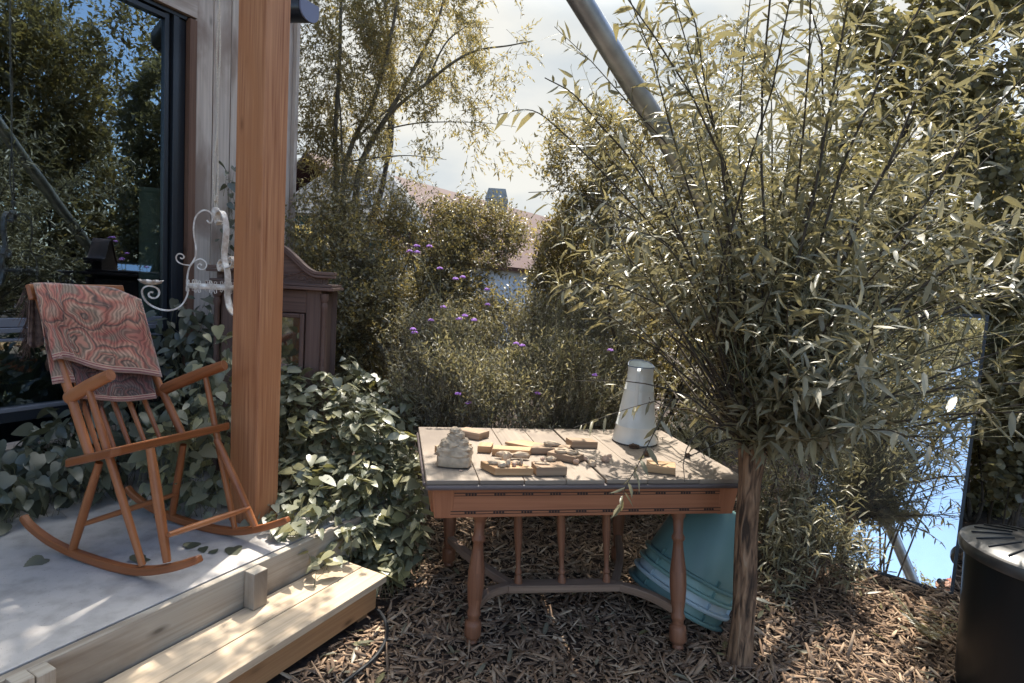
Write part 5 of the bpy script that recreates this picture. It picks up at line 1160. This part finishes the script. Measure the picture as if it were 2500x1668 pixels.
# sunlit bank right of the post
K = 2700; qx = rng.uniform(632, 1035, K); qy = rng.uniform(890, 1420, K)
topy = np.interp(qx, [632, 680, 760, 860, 930, 1035], [930, 880, 895, 940, 990, 1090]); boty = np.interp(qx, [632, 700, 800, 900, 960, 1010], [1330, 1400, 1425, 1425, 1440, 1360])
k = (qy > topy) & (qy < boty); qx, qy = qx[k], qy[k]
dep = 2.90+(1420-qy)/500*.75+(qx-632)/380*.10+.09*np.array([noise.noise(Vector((a_*.012, b_*.016, 5))) for a_, b_ in zip(qx, qy)])*1.6+np.abs(rng.normal(0, .07, len(qx)))+(rng.random(len(qx)) < .35)*rng.random(len(qx))*.35
P = np.array([at_y(a, b, c) for a, b, c in zip(qx, qy, dep)]); P[:, 2] = np.maximum(P[:, 2], GZ+.04)
kz = rng.random(len(P)) < .86; P = P[kz]
a, N0 = heart_rand(P, (.2, -.45, 0), .36, .16)
heartbed('leafy_bank', 'bank of sunlit serrated heart shaped leaves spilling over the step beside the post', 'plant', P, N0, a, .04+.07*rng.random(len(P))**1.3, M['L_nettle'], (-.85, 3.2, GZ))
K = 190; l = rng.uniform(.62, 1.25, K); f = rng.uniform(-.05, .50, K); zz_ = .02+rng.random(K)*np.where(f > .36, .16, .30)*np.clip((l-.5)*1.7, .2, 1)
P = np.array([H(a_, b_, c_-(.12 if b_ > .36 else 0)) for a_, b_, c_ in zip(l, f, zz_)]); a, N0 = heart_rand(P, (-.1, -.5, 0), .4, .3)
heartbed('creeper', 'leafy shoots lying over the deck corner at the foot of the post', 'plant', P, N0, a, .05+.07*rng.random(K), M['L_nettle'], H(.95, .2, 0), stemlen=.08)
# shaded continuation up to the wardrobe and the hedge
K = 1300; qx = rng.uniform(600, 1010, K); qy = rng.uniform(770, 1130, K); topy = np.interp(qx, [600, 700, 800, 900, 1010], [720, 790, 830, 900, 960]); k = qy > topy; qx, qy = qx[k], qy[k]
dep = 3.75+(1130-qy)/360*.5+rng.random(len(qx))*.35; P = np.array([at_y(a, b, c) for a, b, c in zip(qx, qy, dep)])
k = ~((P[:, 1] > 3.78+.0) & (P[:, 0] < WR[0]+.02) & (P[:, 1] > WR[1]-.05)); P = P[k]
a, N0 = heart_rand(P, (.2, -.5, 0), .36, .3)
heartbed('creeper', 'dark leafy creeper growing around the foot of the wardrobe', 'plant', P, N0, a, .05+.05*rng.random(len(P)), M['L_nettle'], (-.8, 3.95, GZ))
# in the shade behind the rocking chair and up the wall
K = 1250; l = rng.uniform(-.75, 1.6, K); f = WF+.10+.60*rng.random(K)**1.2
ht = np.interp(l, [-.75, .1, .4, .7, 1.0, 1.25, 1.6], [.22, .28, .45, .9, 1.12, 1.2, 1.25])*(1-.35*(f-WF-.1)/.6); z = .03+ht*rng.random(K)**.8
P = np.array([H(a, b, c) for a, b, c in zip(l, f, z)]); a, N0 = heart_rand(P, FWD*.6-LAT*.3, .5, .6)
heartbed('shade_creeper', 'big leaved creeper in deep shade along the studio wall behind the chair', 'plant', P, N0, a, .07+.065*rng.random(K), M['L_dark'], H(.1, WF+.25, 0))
K = 420; l = rng.uniform(.45, 1.0, K); f = -.72+.5*rng.random(K); z = .02+rng.random(K)*np.interp(l, [.45, .7, 1.0], [.55, .95, 1.05])*(.75+.25*rng.random(K))
P = np.array([H(a, b, c) for a, b, c in zip(l, f, z)]); a, N0 = heart_rand(P, FWD*.5-LAT*.5, .45, .5)
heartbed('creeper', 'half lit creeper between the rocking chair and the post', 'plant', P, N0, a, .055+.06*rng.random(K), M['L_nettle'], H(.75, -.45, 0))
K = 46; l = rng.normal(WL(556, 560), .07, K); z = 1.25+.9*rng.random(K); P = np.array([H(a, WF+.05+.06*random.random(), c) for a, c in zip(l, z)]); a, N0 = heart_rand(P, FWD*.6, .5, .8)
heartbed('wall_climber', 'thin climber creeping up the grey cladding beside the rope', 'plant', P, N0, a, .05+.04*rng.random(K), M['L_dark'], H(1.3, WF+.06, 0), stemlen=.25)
# leaves at the left edge of the deck under the sill and fallen ones
for i, (px_, py_, s_, lb) in enumerate(((108, 1364, .10, 'dark fallen leaf on the deck beside the rocker'), (330, 1372, .11, 'dark fallen leaf on the deck under the chair leg'), (452, 1335, .085, 'curled fallen leaf on the deck in front of the bed'), (495, 1336, .06, 'small fallen leaf near the far rocker'), (570, 1336, .10, 'dark leaf lying below the far rocker'), (515, 1350, .05, 'tiny fallen leaf on the deck before the far rocker'))):
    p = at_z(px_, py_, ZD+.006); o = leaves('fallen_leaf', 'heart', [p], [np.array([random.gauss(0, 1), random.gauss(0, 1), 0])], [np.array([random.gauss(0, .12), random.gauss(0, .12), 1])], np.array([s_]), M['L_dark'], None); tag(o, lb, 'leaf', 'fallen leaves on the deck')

# pollard willow -----------------------------------------------------------------------
wb_ = at_z(1806, 1615, GZ); wt = at_y(1838, 1095, wb_[1]+.02); wil = thing('pollard_willow', 'young pollard willow with a bare trunk and a fan of narrow silvery leaves', 'tree', wb_)
mb = MB(); pts = smooth_path([wb_-UP*.08, wb_*.7+wt*.3+np.array([.004, 0, 0]), wb_*.35+wt*.65-np.array([.006, 0, 0]), wt], 7); K = len(pts)
n = 20; rows = []
for i, p in enumerate(pts):
    q = i/(K-1); r0 = .054*(1+.22*math.exp(-q*9))*(1-.10*q)+.016*max(0, (q-.86)/.14)
    rows.append([p+np.array([math.cos(6.283*j/n), math.sin(6.283*j/n), 0])*r0*(1+.10*noise.noise(Vector((math.cos(6.283*j/n)*2.2, math.sin(6.283*j/n)*2.2, p[2]*3.0)))+.05*noise.noise(Vector((math.cos(6.283*j/n)*7, math.sin(6.283*j/n)*7, p[2]*4)))) for j in range(n+1)])
mb.grid(rows)
for k_ in range(9):
    a = 6.283*k_/9; lump(mb, wt+np.array([math.cos(a)*.04, math.sin(a)*.04, -.005+.03*(k_ % 3)]), (.034, .034, .035), 2, .3, 2, k_, flat=False)
mb.build('trunk', M['bark'], wil, smooth=True, angle=180)
shoots = []; LP = []; LD = []; LN = []; LS = []; TA = []; TB = []; mb = MB()
HANG = [False]
def leafy(a, b, step=.042, sz=.10, spread=.8, skip=0.0):
    d = b-a; L = np.linalg.norm(d); d = d/L; k = max(int(L/step), 2)
    for i in range(k):
        q = (i+.5)/k
        if q < skip: continue
        p = a+(b-a)*q; an = i*2.4+random.random(); s1 = np.cross(d, [0, 0, 1.]) if abs(d[2]) < .9 else np.cross(d, [1., 0, 0]); s1 /= np.linalg.norm(s1); s2 = np.cross(d, s1)
        if not HANG[0] and p[0] > 1.4 and p[2] < 1.72 and random.random() < .80: continue
        if skip < 1 and not HANG[0] and p[0] < 1.02 and p[2] < 1.50 and p[1] < 3.6: continue
        dd = d*(1-spread*.55)+(s1*math.cos(an)+s2*math.sin(an))*spread+np.array([0, 0, -.12]); LP.append(p); LD.append(dd); LN.append(np.array([0, 0, 1.0])+rng.normal(size=3)*.45); LS.append(sz*(.40+.85*random.random()))
    return d
tips = []
# main shoots: azimuth, elevation, length
for i in range(96):
    az_ = rng.uniform(0, 6.283); el = R(rng.uniform(22, 84)); L = rng.uniform(1.1, 2.75)
    if math.sin(az_) < -.25: L *= .5                      # fewer long ones toward the viewer
    tips.append((az_, el, L, .0065))
for a_, e_, L_ in ((.25, 62, 2.5), (1.6, 80, 2.7), (2.6, 60, 2.3), (2.9, 40, 1.7), (2.2, 72, 2.6), (.6, 45, 2.0), (.1, 30, 1.7), (1.0, 70, 2.6), (3.1, 28, 1.2), (2.75, 52, 2.1), (2.95, 62, 2.1), (.4, 75, 2.6)):
    tips.append((a_, R(e_), L_, .011))
for k_ in range(20): tips.append((rng.uniform(0, 6.283), R(rng.uniform(64, 88)), rng.uniform(2.2, 3.0), .008))
for a_, e_, L_ in ((2.9, 57, 2.2), (2.6, 65, 2.4), (3.0, 66, 2.3), (2.3, 66, 2.5), (2.75, 74, 2.6), (.2, 58, 2.4), (.5, 66, 2.6), (-.1, 50, 2.2), (.8, 60, 2.5)): tips.append((a_, R(e_), L_, .007))
for az_, el, L, r0 in tips:
    d0 = np.array([math.cos(az_)*math.cos(el), math.sin(az_)*math.cos(el), math.sin(el)]); p = wt+np.array([math.cos(az_), math.sin(az_), 0])*.035; pts = [p.copy()]; d = d0.copy(); ns = 9
    for k_ in range(ns):
        dr2 = .02+.05*(k_/ns); d = unit(np.array([d+np.array([math.cos(az_)*dr2, math.sin(az_)*dr2, -.05*math.cos(el)+.03-.07*(k_/ns)**2])+rng.normal(size=3)*.13]))[0]; p = p+d*L/ns; pts.append(p.copy())
    if pts[-1][1] < 1.45 or (pts[-1][0] < .05 and pts[-1][2] < 2.6) or pts[-1][0] < -.3: continue
    mb.tube(pts, [r0*(1-.8*k/ns) for k in range(ns+1)], 6)
    for k_ in range(1, ns):
        a = pts[k_]; b = pts[k_+1]; leafy(a, b, .034)
        for _ in range(3 if k_ < 7 else 2):
            if random.random() < .14: continue
            sd = rng.normal(size=3); sd[2] = abs(sd[2])*.5; td = unit(np.array([(b-a)/np.linalg.norm(b-a)*.8+unit(np.array([sd]))[0]*.8]))[0]; tl = rng.uniform(.18, .5)*(1-.04*k_); e = a+td*tl+np.array([0, 0, -.04*tl]); e2 = e+td*.0
            if e[1] < 1.5 or (e[0] < 1.02 and e[2] < 1.5): continue
            TA.append(a); TB.append(e); leafy(a, e, .034, .095)
# twigs that hang over the table
HANG[0] = True
def hang(pxs, step=.05, sz=.085, r_=.003):
    pts = smooth_path([at_y(*q) for q in pxs], 5); mb.tube(pts, [r_*(1-.6*k/(len(pts)-1)) for k in range(len(pts))], 5)
    for a, b in zip(pts[:-1:2], pts[2::2]): leafy(np.asarray(a), np.asarray(b), step, sz, .85)
hang([(1825, 1080, 2.62), (1740, 985, 2.62), (1640, 975, 2.6), (1560, 990, 2.58), (1470, 1020, 2.55), (1400, 1045, 2.53)], .06, .075)
hang([(1640, 975, 2.6), (1600, 1050, 2.45), (1560, 1130, 2.38), (1525, 1195, 2.33), (1518, 1240, 2.30)], .05, .085)
hang([(1835, 1080, 2.6), (1780, 1040, 2.5), (1730, 1060, 2.45), (1700, 1110, 2.42)], .05, .08)
hang([(1835, 1085, 2.6), (1905, 1060, 2.6), (1960, 1110, 2.6), (1985, 1190, 2.6)], .05, .08)
hang([(1850, 1085, 2.6), (1890, 1140, 2.5), (1900, 1240, 2.48), (1875, 1330, 2.46)], .055, .075)
hang([(1830, 1080, 2.62), (1720, 700, 2.75), (1560, 420, 2.7), (1460, 300, 2.6), (1400, 230, 2.55), (1330, 190, 2.5)], .045, .10, .006)
hang([(1600, 560, 2.7), (1480, 430, 2.5), (1380, 330, 2.45), (1300, 270, 2.42), (1215, 280, 2.42)], .045, .10, .004)
hang([(1700, 800, 2.7), (1560, 720, 2.5), (1440, 690, 2.45), (1350, 720, 2.42)], .045, .09, .004)
hang([(1690, 640, 2.7), (1520, 520, 2.55), (1400, 470, 2.5), (1290, 470, 2.5)], .045, .095, .004)
hang([(1800, 1000, 2.62), (1730, 700, 2.6), (1660, 480, 2.55), (1610, 350, 2.5)], .035, .09, .005)
hang([(1810, 950, 2.6), (1770, 640, 2.5), (1720, 430, 2.48), (1690, 290, 2.45)], .035, .09, .005)
hang([(1800, 950, 2.6), (1660, 640, 2.45), (1540, 560, 2.4), (1430, 560, 2.4)], .035, .085, .004)
hang([(1790, 900, 2.6), (1640, 520, 2.5), (1590, 400, 2.5), (1520, 330, 2.48)], .035, .085, .004)
mb.build('shoots', M['branch'], wil, smooth=True)
twigs('twigs', np.array(TA), np.array(TB), .0026, M['stem'], wil)
leaves('crown', 'lance', np.array(LP), np.array(LD), np.array(LN), np.array(LS), M['L_willow'], wil, None, rng.uniform(.9, 1.65, len(LP)), smooth=False)

# violet verbena ------------------------------------------------------------------------
VG = 'verbena stems with violet heads behind the table'
def verbena(base_px, heads, label, y):
    hp_ = [at_y(a, b, y+random.uniform(-.05, .05)) for a, b in heads]; c = np.mean(hp_, 0); b0 = at_y(*base_px, y); t = thing('verbena', label, 'flower', b0, VG)
    j = c*.93+b0*.07; j = np.array([j[0], j[1], min(p[2] for p in hp_)-.05]); mb = MB(); mb.tube(smooth_path([b0, b0*.5+j*.5+rng.normal(size=3)*.03, j], 5), .0028, 5)
    for p in hp_: mb.tube([j, (j+p)/2+np.array([0, 0, -.008]), p], .002, 5)
    mb.build('stem', M['stem'], t, smooth=True)
    for p in hp_:
        mb = MB()
        for q in range(26):
            u_ = unit(rng.normal(size=(1, 3)))[0]; u_[2] = abs(u_[2])*.8; lump(mb, p+u_*np.array([.018, .018, .014]), (.0058, .0058, .005), 1, .2, 2, q, flat=False)
        mb.build('flower_head', M['flower'], t)
verbena((1140, 950), [(1000, 615), (1018, 602), (1048, 603), (1018, 617)], 'tallest verbena, four violet heads below the red roof', 3.9)
verbena((1085, 930), [(1074, 657)], 'verbena with one violet head right of the tallest one', 4.0)
verbena((1160, 940), [(1112, 682), (1130, 678)], 'verbena with two heads beneath the chimney', 4.0)
verbena((1200, 960), [(1189, 708), (1190, 745)], 'verbena with two dim heads before the pale wall', 4.2)
verbena((1300, 1010), [(1120, 780), (1135, 772), (1158, 783)], 'verbena with three violet heads in the middle of the hedge', 3.85)
verbena((1200, 1010), [(1008, 805), (1012, 813)], 'verbena with a low double head right of the wardrobe', 3.85)
verbena((1110, 920), [(1052, 783), (1082, 751)], 'verbena with two small heads left of the three headed one', 4.1)
verbena((1290, 980), [(1260, 840), (1275, 845)], 'verbena with dark violet heads above the table blocks', 4.0)
verbena((1150, 1010), [(1118, 963), (1144, 985)], 'low verbena just behind the left end of the table', 3.8)
verbena((1330, 1000), [(1312, 962)], 'small verbena just behind the middle of the table', 3.8)
verbena((1460, 990), [(1453, 917), (1490, 856)], 'verbena with two heads just left of the tall jug', 3.9)
# small fern like plant by the mirror's foot
K = 60; P = []; D = []; t = thing('fern', 'small pale fern lit by the sun at the foot of the leaning mirror', 'fern', at_z(2290, 1560, GZ))
cf_ = at_z(2270, 1560, GZ+.03); A = []; Bq = []
for i in range(9):
    an = rng.uniform(0, 6.283); b = cf_+np.array([math.cos(an)*.2, math.sin(an)*.16, .10+.12*random.random()]); A.append(cf_); Bq.append(b)
    for q in np.linspace(.2, 1, 11):
        for sg in (-1, 1):
            p = cf_+(b-cf_)*q; P.append(p); D.append(np.cross(b-cf_, [0, 0, 1.])*sg*4+(b-cf_)*.8)
twigs('stems', np.array(A), np.array(Bq), .002, M['stem'], t); leaves('fronds', 'slim', np.array(P), np.array(D), np.tile([0, 0, 1.], (len(P), 1))+rng.normal(0, .35, (len(P), 3)), rng.uniform(.03, .055, len(P)), M['L_small'], t)

# trees out of the frame that the window and the mirrors show ------------------------------
RG = 'garden trees beyond the open side, mirrored in the glass'
for i, (c, rd, h_, lb) in enumerate((((6.0, 3.4, 2.2), (1.3, 1.4, 2.2), 0, 'leafy garden tree mirrored at the far side of the window'), ((6.6, .9, 2.6), (1.5, 1.5, 2.5), 0, 'broad garden tree mirrored in the middle of the window'), ((6.4, -1.8, 2.4), (1.5, 1.5, 2.6), 0, 'broad garden tree mirrored at the near side of the window'))):
    bush('garden_tree', lb, 'tree', [(np.array(c), np.array(rd)), (np.array([c[0]+.3, c[1]-.4, c[2]+2.3]), np.array(rd)*np.array([.8, .85, .75]))], 'small', M['L_small'], 3200, 11, .5, .105, 90+i, RG, base=(c[0], c[1], GZ), nl=10, r0=.06, gap=-.35, hollow=.1)
bush('garden_tree', 'tall thin tree whose top nearly fills the window reflection', 'tree', [(np.array([7.6, 2.2, 5.4]), np.array([1.3, 1.7, 2.6])), (np.array([7.4, .1, 5.6]), np.array([1.2, 1.4, 2.4])), (refl(310, 120, wp, FWD, 8.0), np.array([.6, .7, .9]), 1.3)], 'small', M['L_small'], 2200, 11, .5, .11, 99, RG, base=(7.5, 1.4, GZ), nl=10, r0=.06, gap=-.1, hollow=.05, up=.8)
bush('garden_tree', 'tall sunlit tree mirrored in the leaning mirror', 'tree', [(np.array([-1.2, -4.4, 5.9]), np.array([1.5, 1.2, 1.5])), (np.array([-4.0, -4.6, 2.4]), np.array([1.2, 1.1, 1.4]))], 'small', M['L_dry'], 1100, 10, .5, .10, 95, RG, base=(-2.6, -4.4, GZ), nl=5, r0=.05, gap=-.1, hollow=.1)
bush('garden_tree', 'low bushy tree behind the photographer in the leaning mirror', 'tree', [(np.array([-5.0, -5.2, 1.9]), np.array([1.6, 1.4, 1.9])), (np.array([-2.0, -6.6, 2.0]), np.array([2.0, 1.2, 2.0]))], 'round', M['L_hazel'], 1500, 10, .5, .10, 96, RG, base=(-4.2, -5.8, GZ), nl=10, r0=.06, gap=-.35, hollow=.1)

mbl = [(refl(px_, py_, mm, mn, 6.6), np.array(rd_)) for px_, py_, rd_ in ((2130, 800, (.75, .6, .55)), (2270, 820, (.7, .6, .5)), (2390, 850, (.6, .6, .5)), (2130, 960, (.7, .6, .6)), (2270, 960, (.5, .5, .35)), (2380, 980, (.25, .3, .25)), (2130, 1120, (.6, .6, .5)))]
bush('garden_tree', 'sunlit overhanging tree filling the upper part of the leaning mirror', 'tree', mbl, 'small', M['L_dry'], 2200, 10, .34, .08, 97, RG, base=(-3.2, -3.6, GZ), nl=6, r0=.035, gap=-.4, hollow=.05)
# ------------------------------------------------------------------ the photographer, seen in the leaning mirror
per = thing('person', 'red haired person in a white shirt holding a black camera to the eye', 'person', (-.1, -.35, GZ))
def skin(name, verts, edges, mat, parent, sub=2):
    me = bpy.data.meshes.new(name); off = world_loc(parent); me.from_pydata([tuple(np.array(v[:3])-off) for v in verts], edges, []); o = bpy.data.objects.new(name, me); COL.objects.link(o); o.parent = parent
    md = o.modifiers.new('skin', 'SKIN'); sv = me.skin_vertices[0].data
    for s_, v in zip(sv, verts): s_.radius = (v[3], v[4] if len(v) > 4 else v[3])
    sv[0].use_root = True; o.modifiers.new('sub', 'SUBSURF').levels = sub; o.modifiers['sub'].render_levels = sub; me.materials.append(mat); return o
cx_, cy_, ez = 0.0, -.16, 1.65                      # camera body stands just behind the lens point
bx, by = -.06, -.36
body = [(bx, by, .92, .15, .11), (bx, by, 1.12, .13, .10), (bx, by, 1.30, .16, .10), (bx, by, 1.42, .12, .08), (bx, by+.02, 1.50, .052), (bx+.0, by+.06, 1.60, .07, .08), (bx, by+.065, 1.70, .078, .09),
        (bx-.19, by, 1.40, .055), (bx-.30, by+.05, 1.20, .042), (bx-.17, by+.17, 1.38, .033), (bx-.03, by+.21, 1.58, .026),
        (bx+.19, by, 1.40, .055), (bx+.31, by+.05, 1.22, .042), (bx+.24, by+.17, 1.42, .033), (bx+.14, by+.21, 1.60, .026),
        (bx-.09, by, .82, .09), (bx-.10, by, .46, .062), (bx-.10, by, .06, .042), (bx-.10, by+.13, -.02, .036), (bx+.09, by, .82, .09), (bx+.10, by, .46, .062), (bx+.10, by, .06, .042), (bx+.10, by+.13, -.02, .036)]
ed = [(0, 1), (1, 2), (2, 3), (3, 4), (4, 5), (5, 6), (3, 7), (7, 8), (8, 9), (9, 10), (3, 11), (11, 12), (12, 13), (13, 14), (0, 15), (15, 16), (16, 17), (17, 18), (0, 19), (19, 20), (20, 21), (21, 22)]
skin('body', body, ed, M['skin'], per)
sh1 = [(bx, by, .90, .165, .125), (bx, by, 1.12, .145, .115), (bx, by, 1.30, .175, .115), (bx, by, 1.42, .13, .09), (bx-.19, by, 1.40, .07), (bx-.27, by+.03, 1.26, .062), (bx+.19, by, 1.40, .07), (bx+.27, by+.03, 1.27, .062)]
skin('shirt', sh1, [(0, 1), (1, 2), (2, 3), (3, 4), (4, 5), (3, 6), (6, 7)], M['shirt'], per)
tr1 = [(bx, by, .93, .16, .12), (bx-.09, by, .80, .105), (bx-.10, by, .46, .078), (bx-.10, by, .07, .062), (bx+.09, by, .80, .105), (bx+.10, by, .46, .078), (bx+.10, by, .07, .062)]
skin('trousers', tr1, [(0, 1), (1, 2), (2, 3), (0, 4), (4, 5), (5, 6)], M['trousers'], per)
mb = MB(); lump(mb, (bx, by+.035, 1.705), (.098, .108, .115), 4, .10, 5, 3, flat=False)
for sg in (-1, 1): mb.tube(smooth_path([(bx+sg*.08, by+.03, 1.74), (bx+sg*.10, by, 1.6), (bx+sg*.105, by+.01, 1.48), (bx+sg*.09, by+.05, 1.36)], 4), [.03, .035, .03, .03, .03, .03, .028, .026, .022, .02, .018, .015, .01][:13], 8)
mb.build('hair', M['hair'], per, smooth=True)
mb = MB()
lump(mb, (bx, by+.145, 1.64), (.011, .018, .018), 2, .05, 2, 1, flat=False); lump(mb, (bx, by+.125, 1.65), (.064, .045, .085), 3, .02, 2, 2, flat=False)
mb.build('face', M['skin'], per, smooth=True)
mb = MB(); mb.tube([(bx-.022, by+.162, 1.60), (bx, by+.168, 1.597), (bx+.022, by+.162, 1.60)], .005, 6)
mb.build('mouth', plain('lips', (.45, .16, .14), .5), per, smooth=True)
def hand(name, c, side):
    mb = MB(); c = np.asarray(c, float); lump(mb, c, (.024, .036, .042), 3, .05, 2, 3, flat=False)
    for k_ in range(4):
        z = c[2]+.03-.019*k_; ln_ = [.07, .078, .073, .058][k_]
        mb.tube(smooth_path([(c[0], c[1]+.02, z), (c[0]-side*.006, c[1]+.045, z), (c[0]-side*.03, c[1]+.05, z-.003), (c[0]-side*ln_*.75, c[1]+.047, z-.006)], 3), [.0095]*9+[.007], 7)
    mb.tube(smooth_path([(c[0]-side*.008, c[1]-.02, c[2]+.02), (c[0]-side*.03, c[1]-.028, c[2]+.012), (c[0]-side*.05, c[1]-.026, c[2]+.0)], 3), [.011, .011, .011, .01, .01, .01, .008], 7); mb.build(name, M['skin'], per, smooth=True)
dsl = thing('camera', 'black camera with a round lens held up to the photographer\'s eye', 'camera', (0, -.13, 1.65))
mb = MB(); mb.box((0.0, -.13, 1.642), (.135, .055, .09)); mb.box((.0, -.135, 1.70), (.055, .06, .03)); mb.box((-.058, -.115, 1.64), (.03, .05, .085)); mb.build('camera_body', M['black'], dsl, bevel=.008)
mb = MB(); mb.lathe([(.036, 0), (.036, .02), (.038, .022), (.038, .06), (.035, .062), (.035, .078), (.031, .08), (.029, .07)], (0, -.102, 1.645), np.array([[1, 0, 0], [0, 0, -1.], [0, 1., 0]]), 28, capt=False); ln_o = mb.build('lens_barrel', M['black'], dsl, smooth=True)
mb = MB(); mb.lathe([(.029, .066), (.02, .071), (.001, .073)], (0, -.102, 1.645), np.array([[1, 0, 0], [0, 0, -1.], [0, 1., 0]]), 28); mb.build('lens_glass', M['lens'], ln_o, smooth=True)
hand('hand', (-.085, -.125, 1.63), -1); hand('hand', (.085, -.125, 1.635), 1)
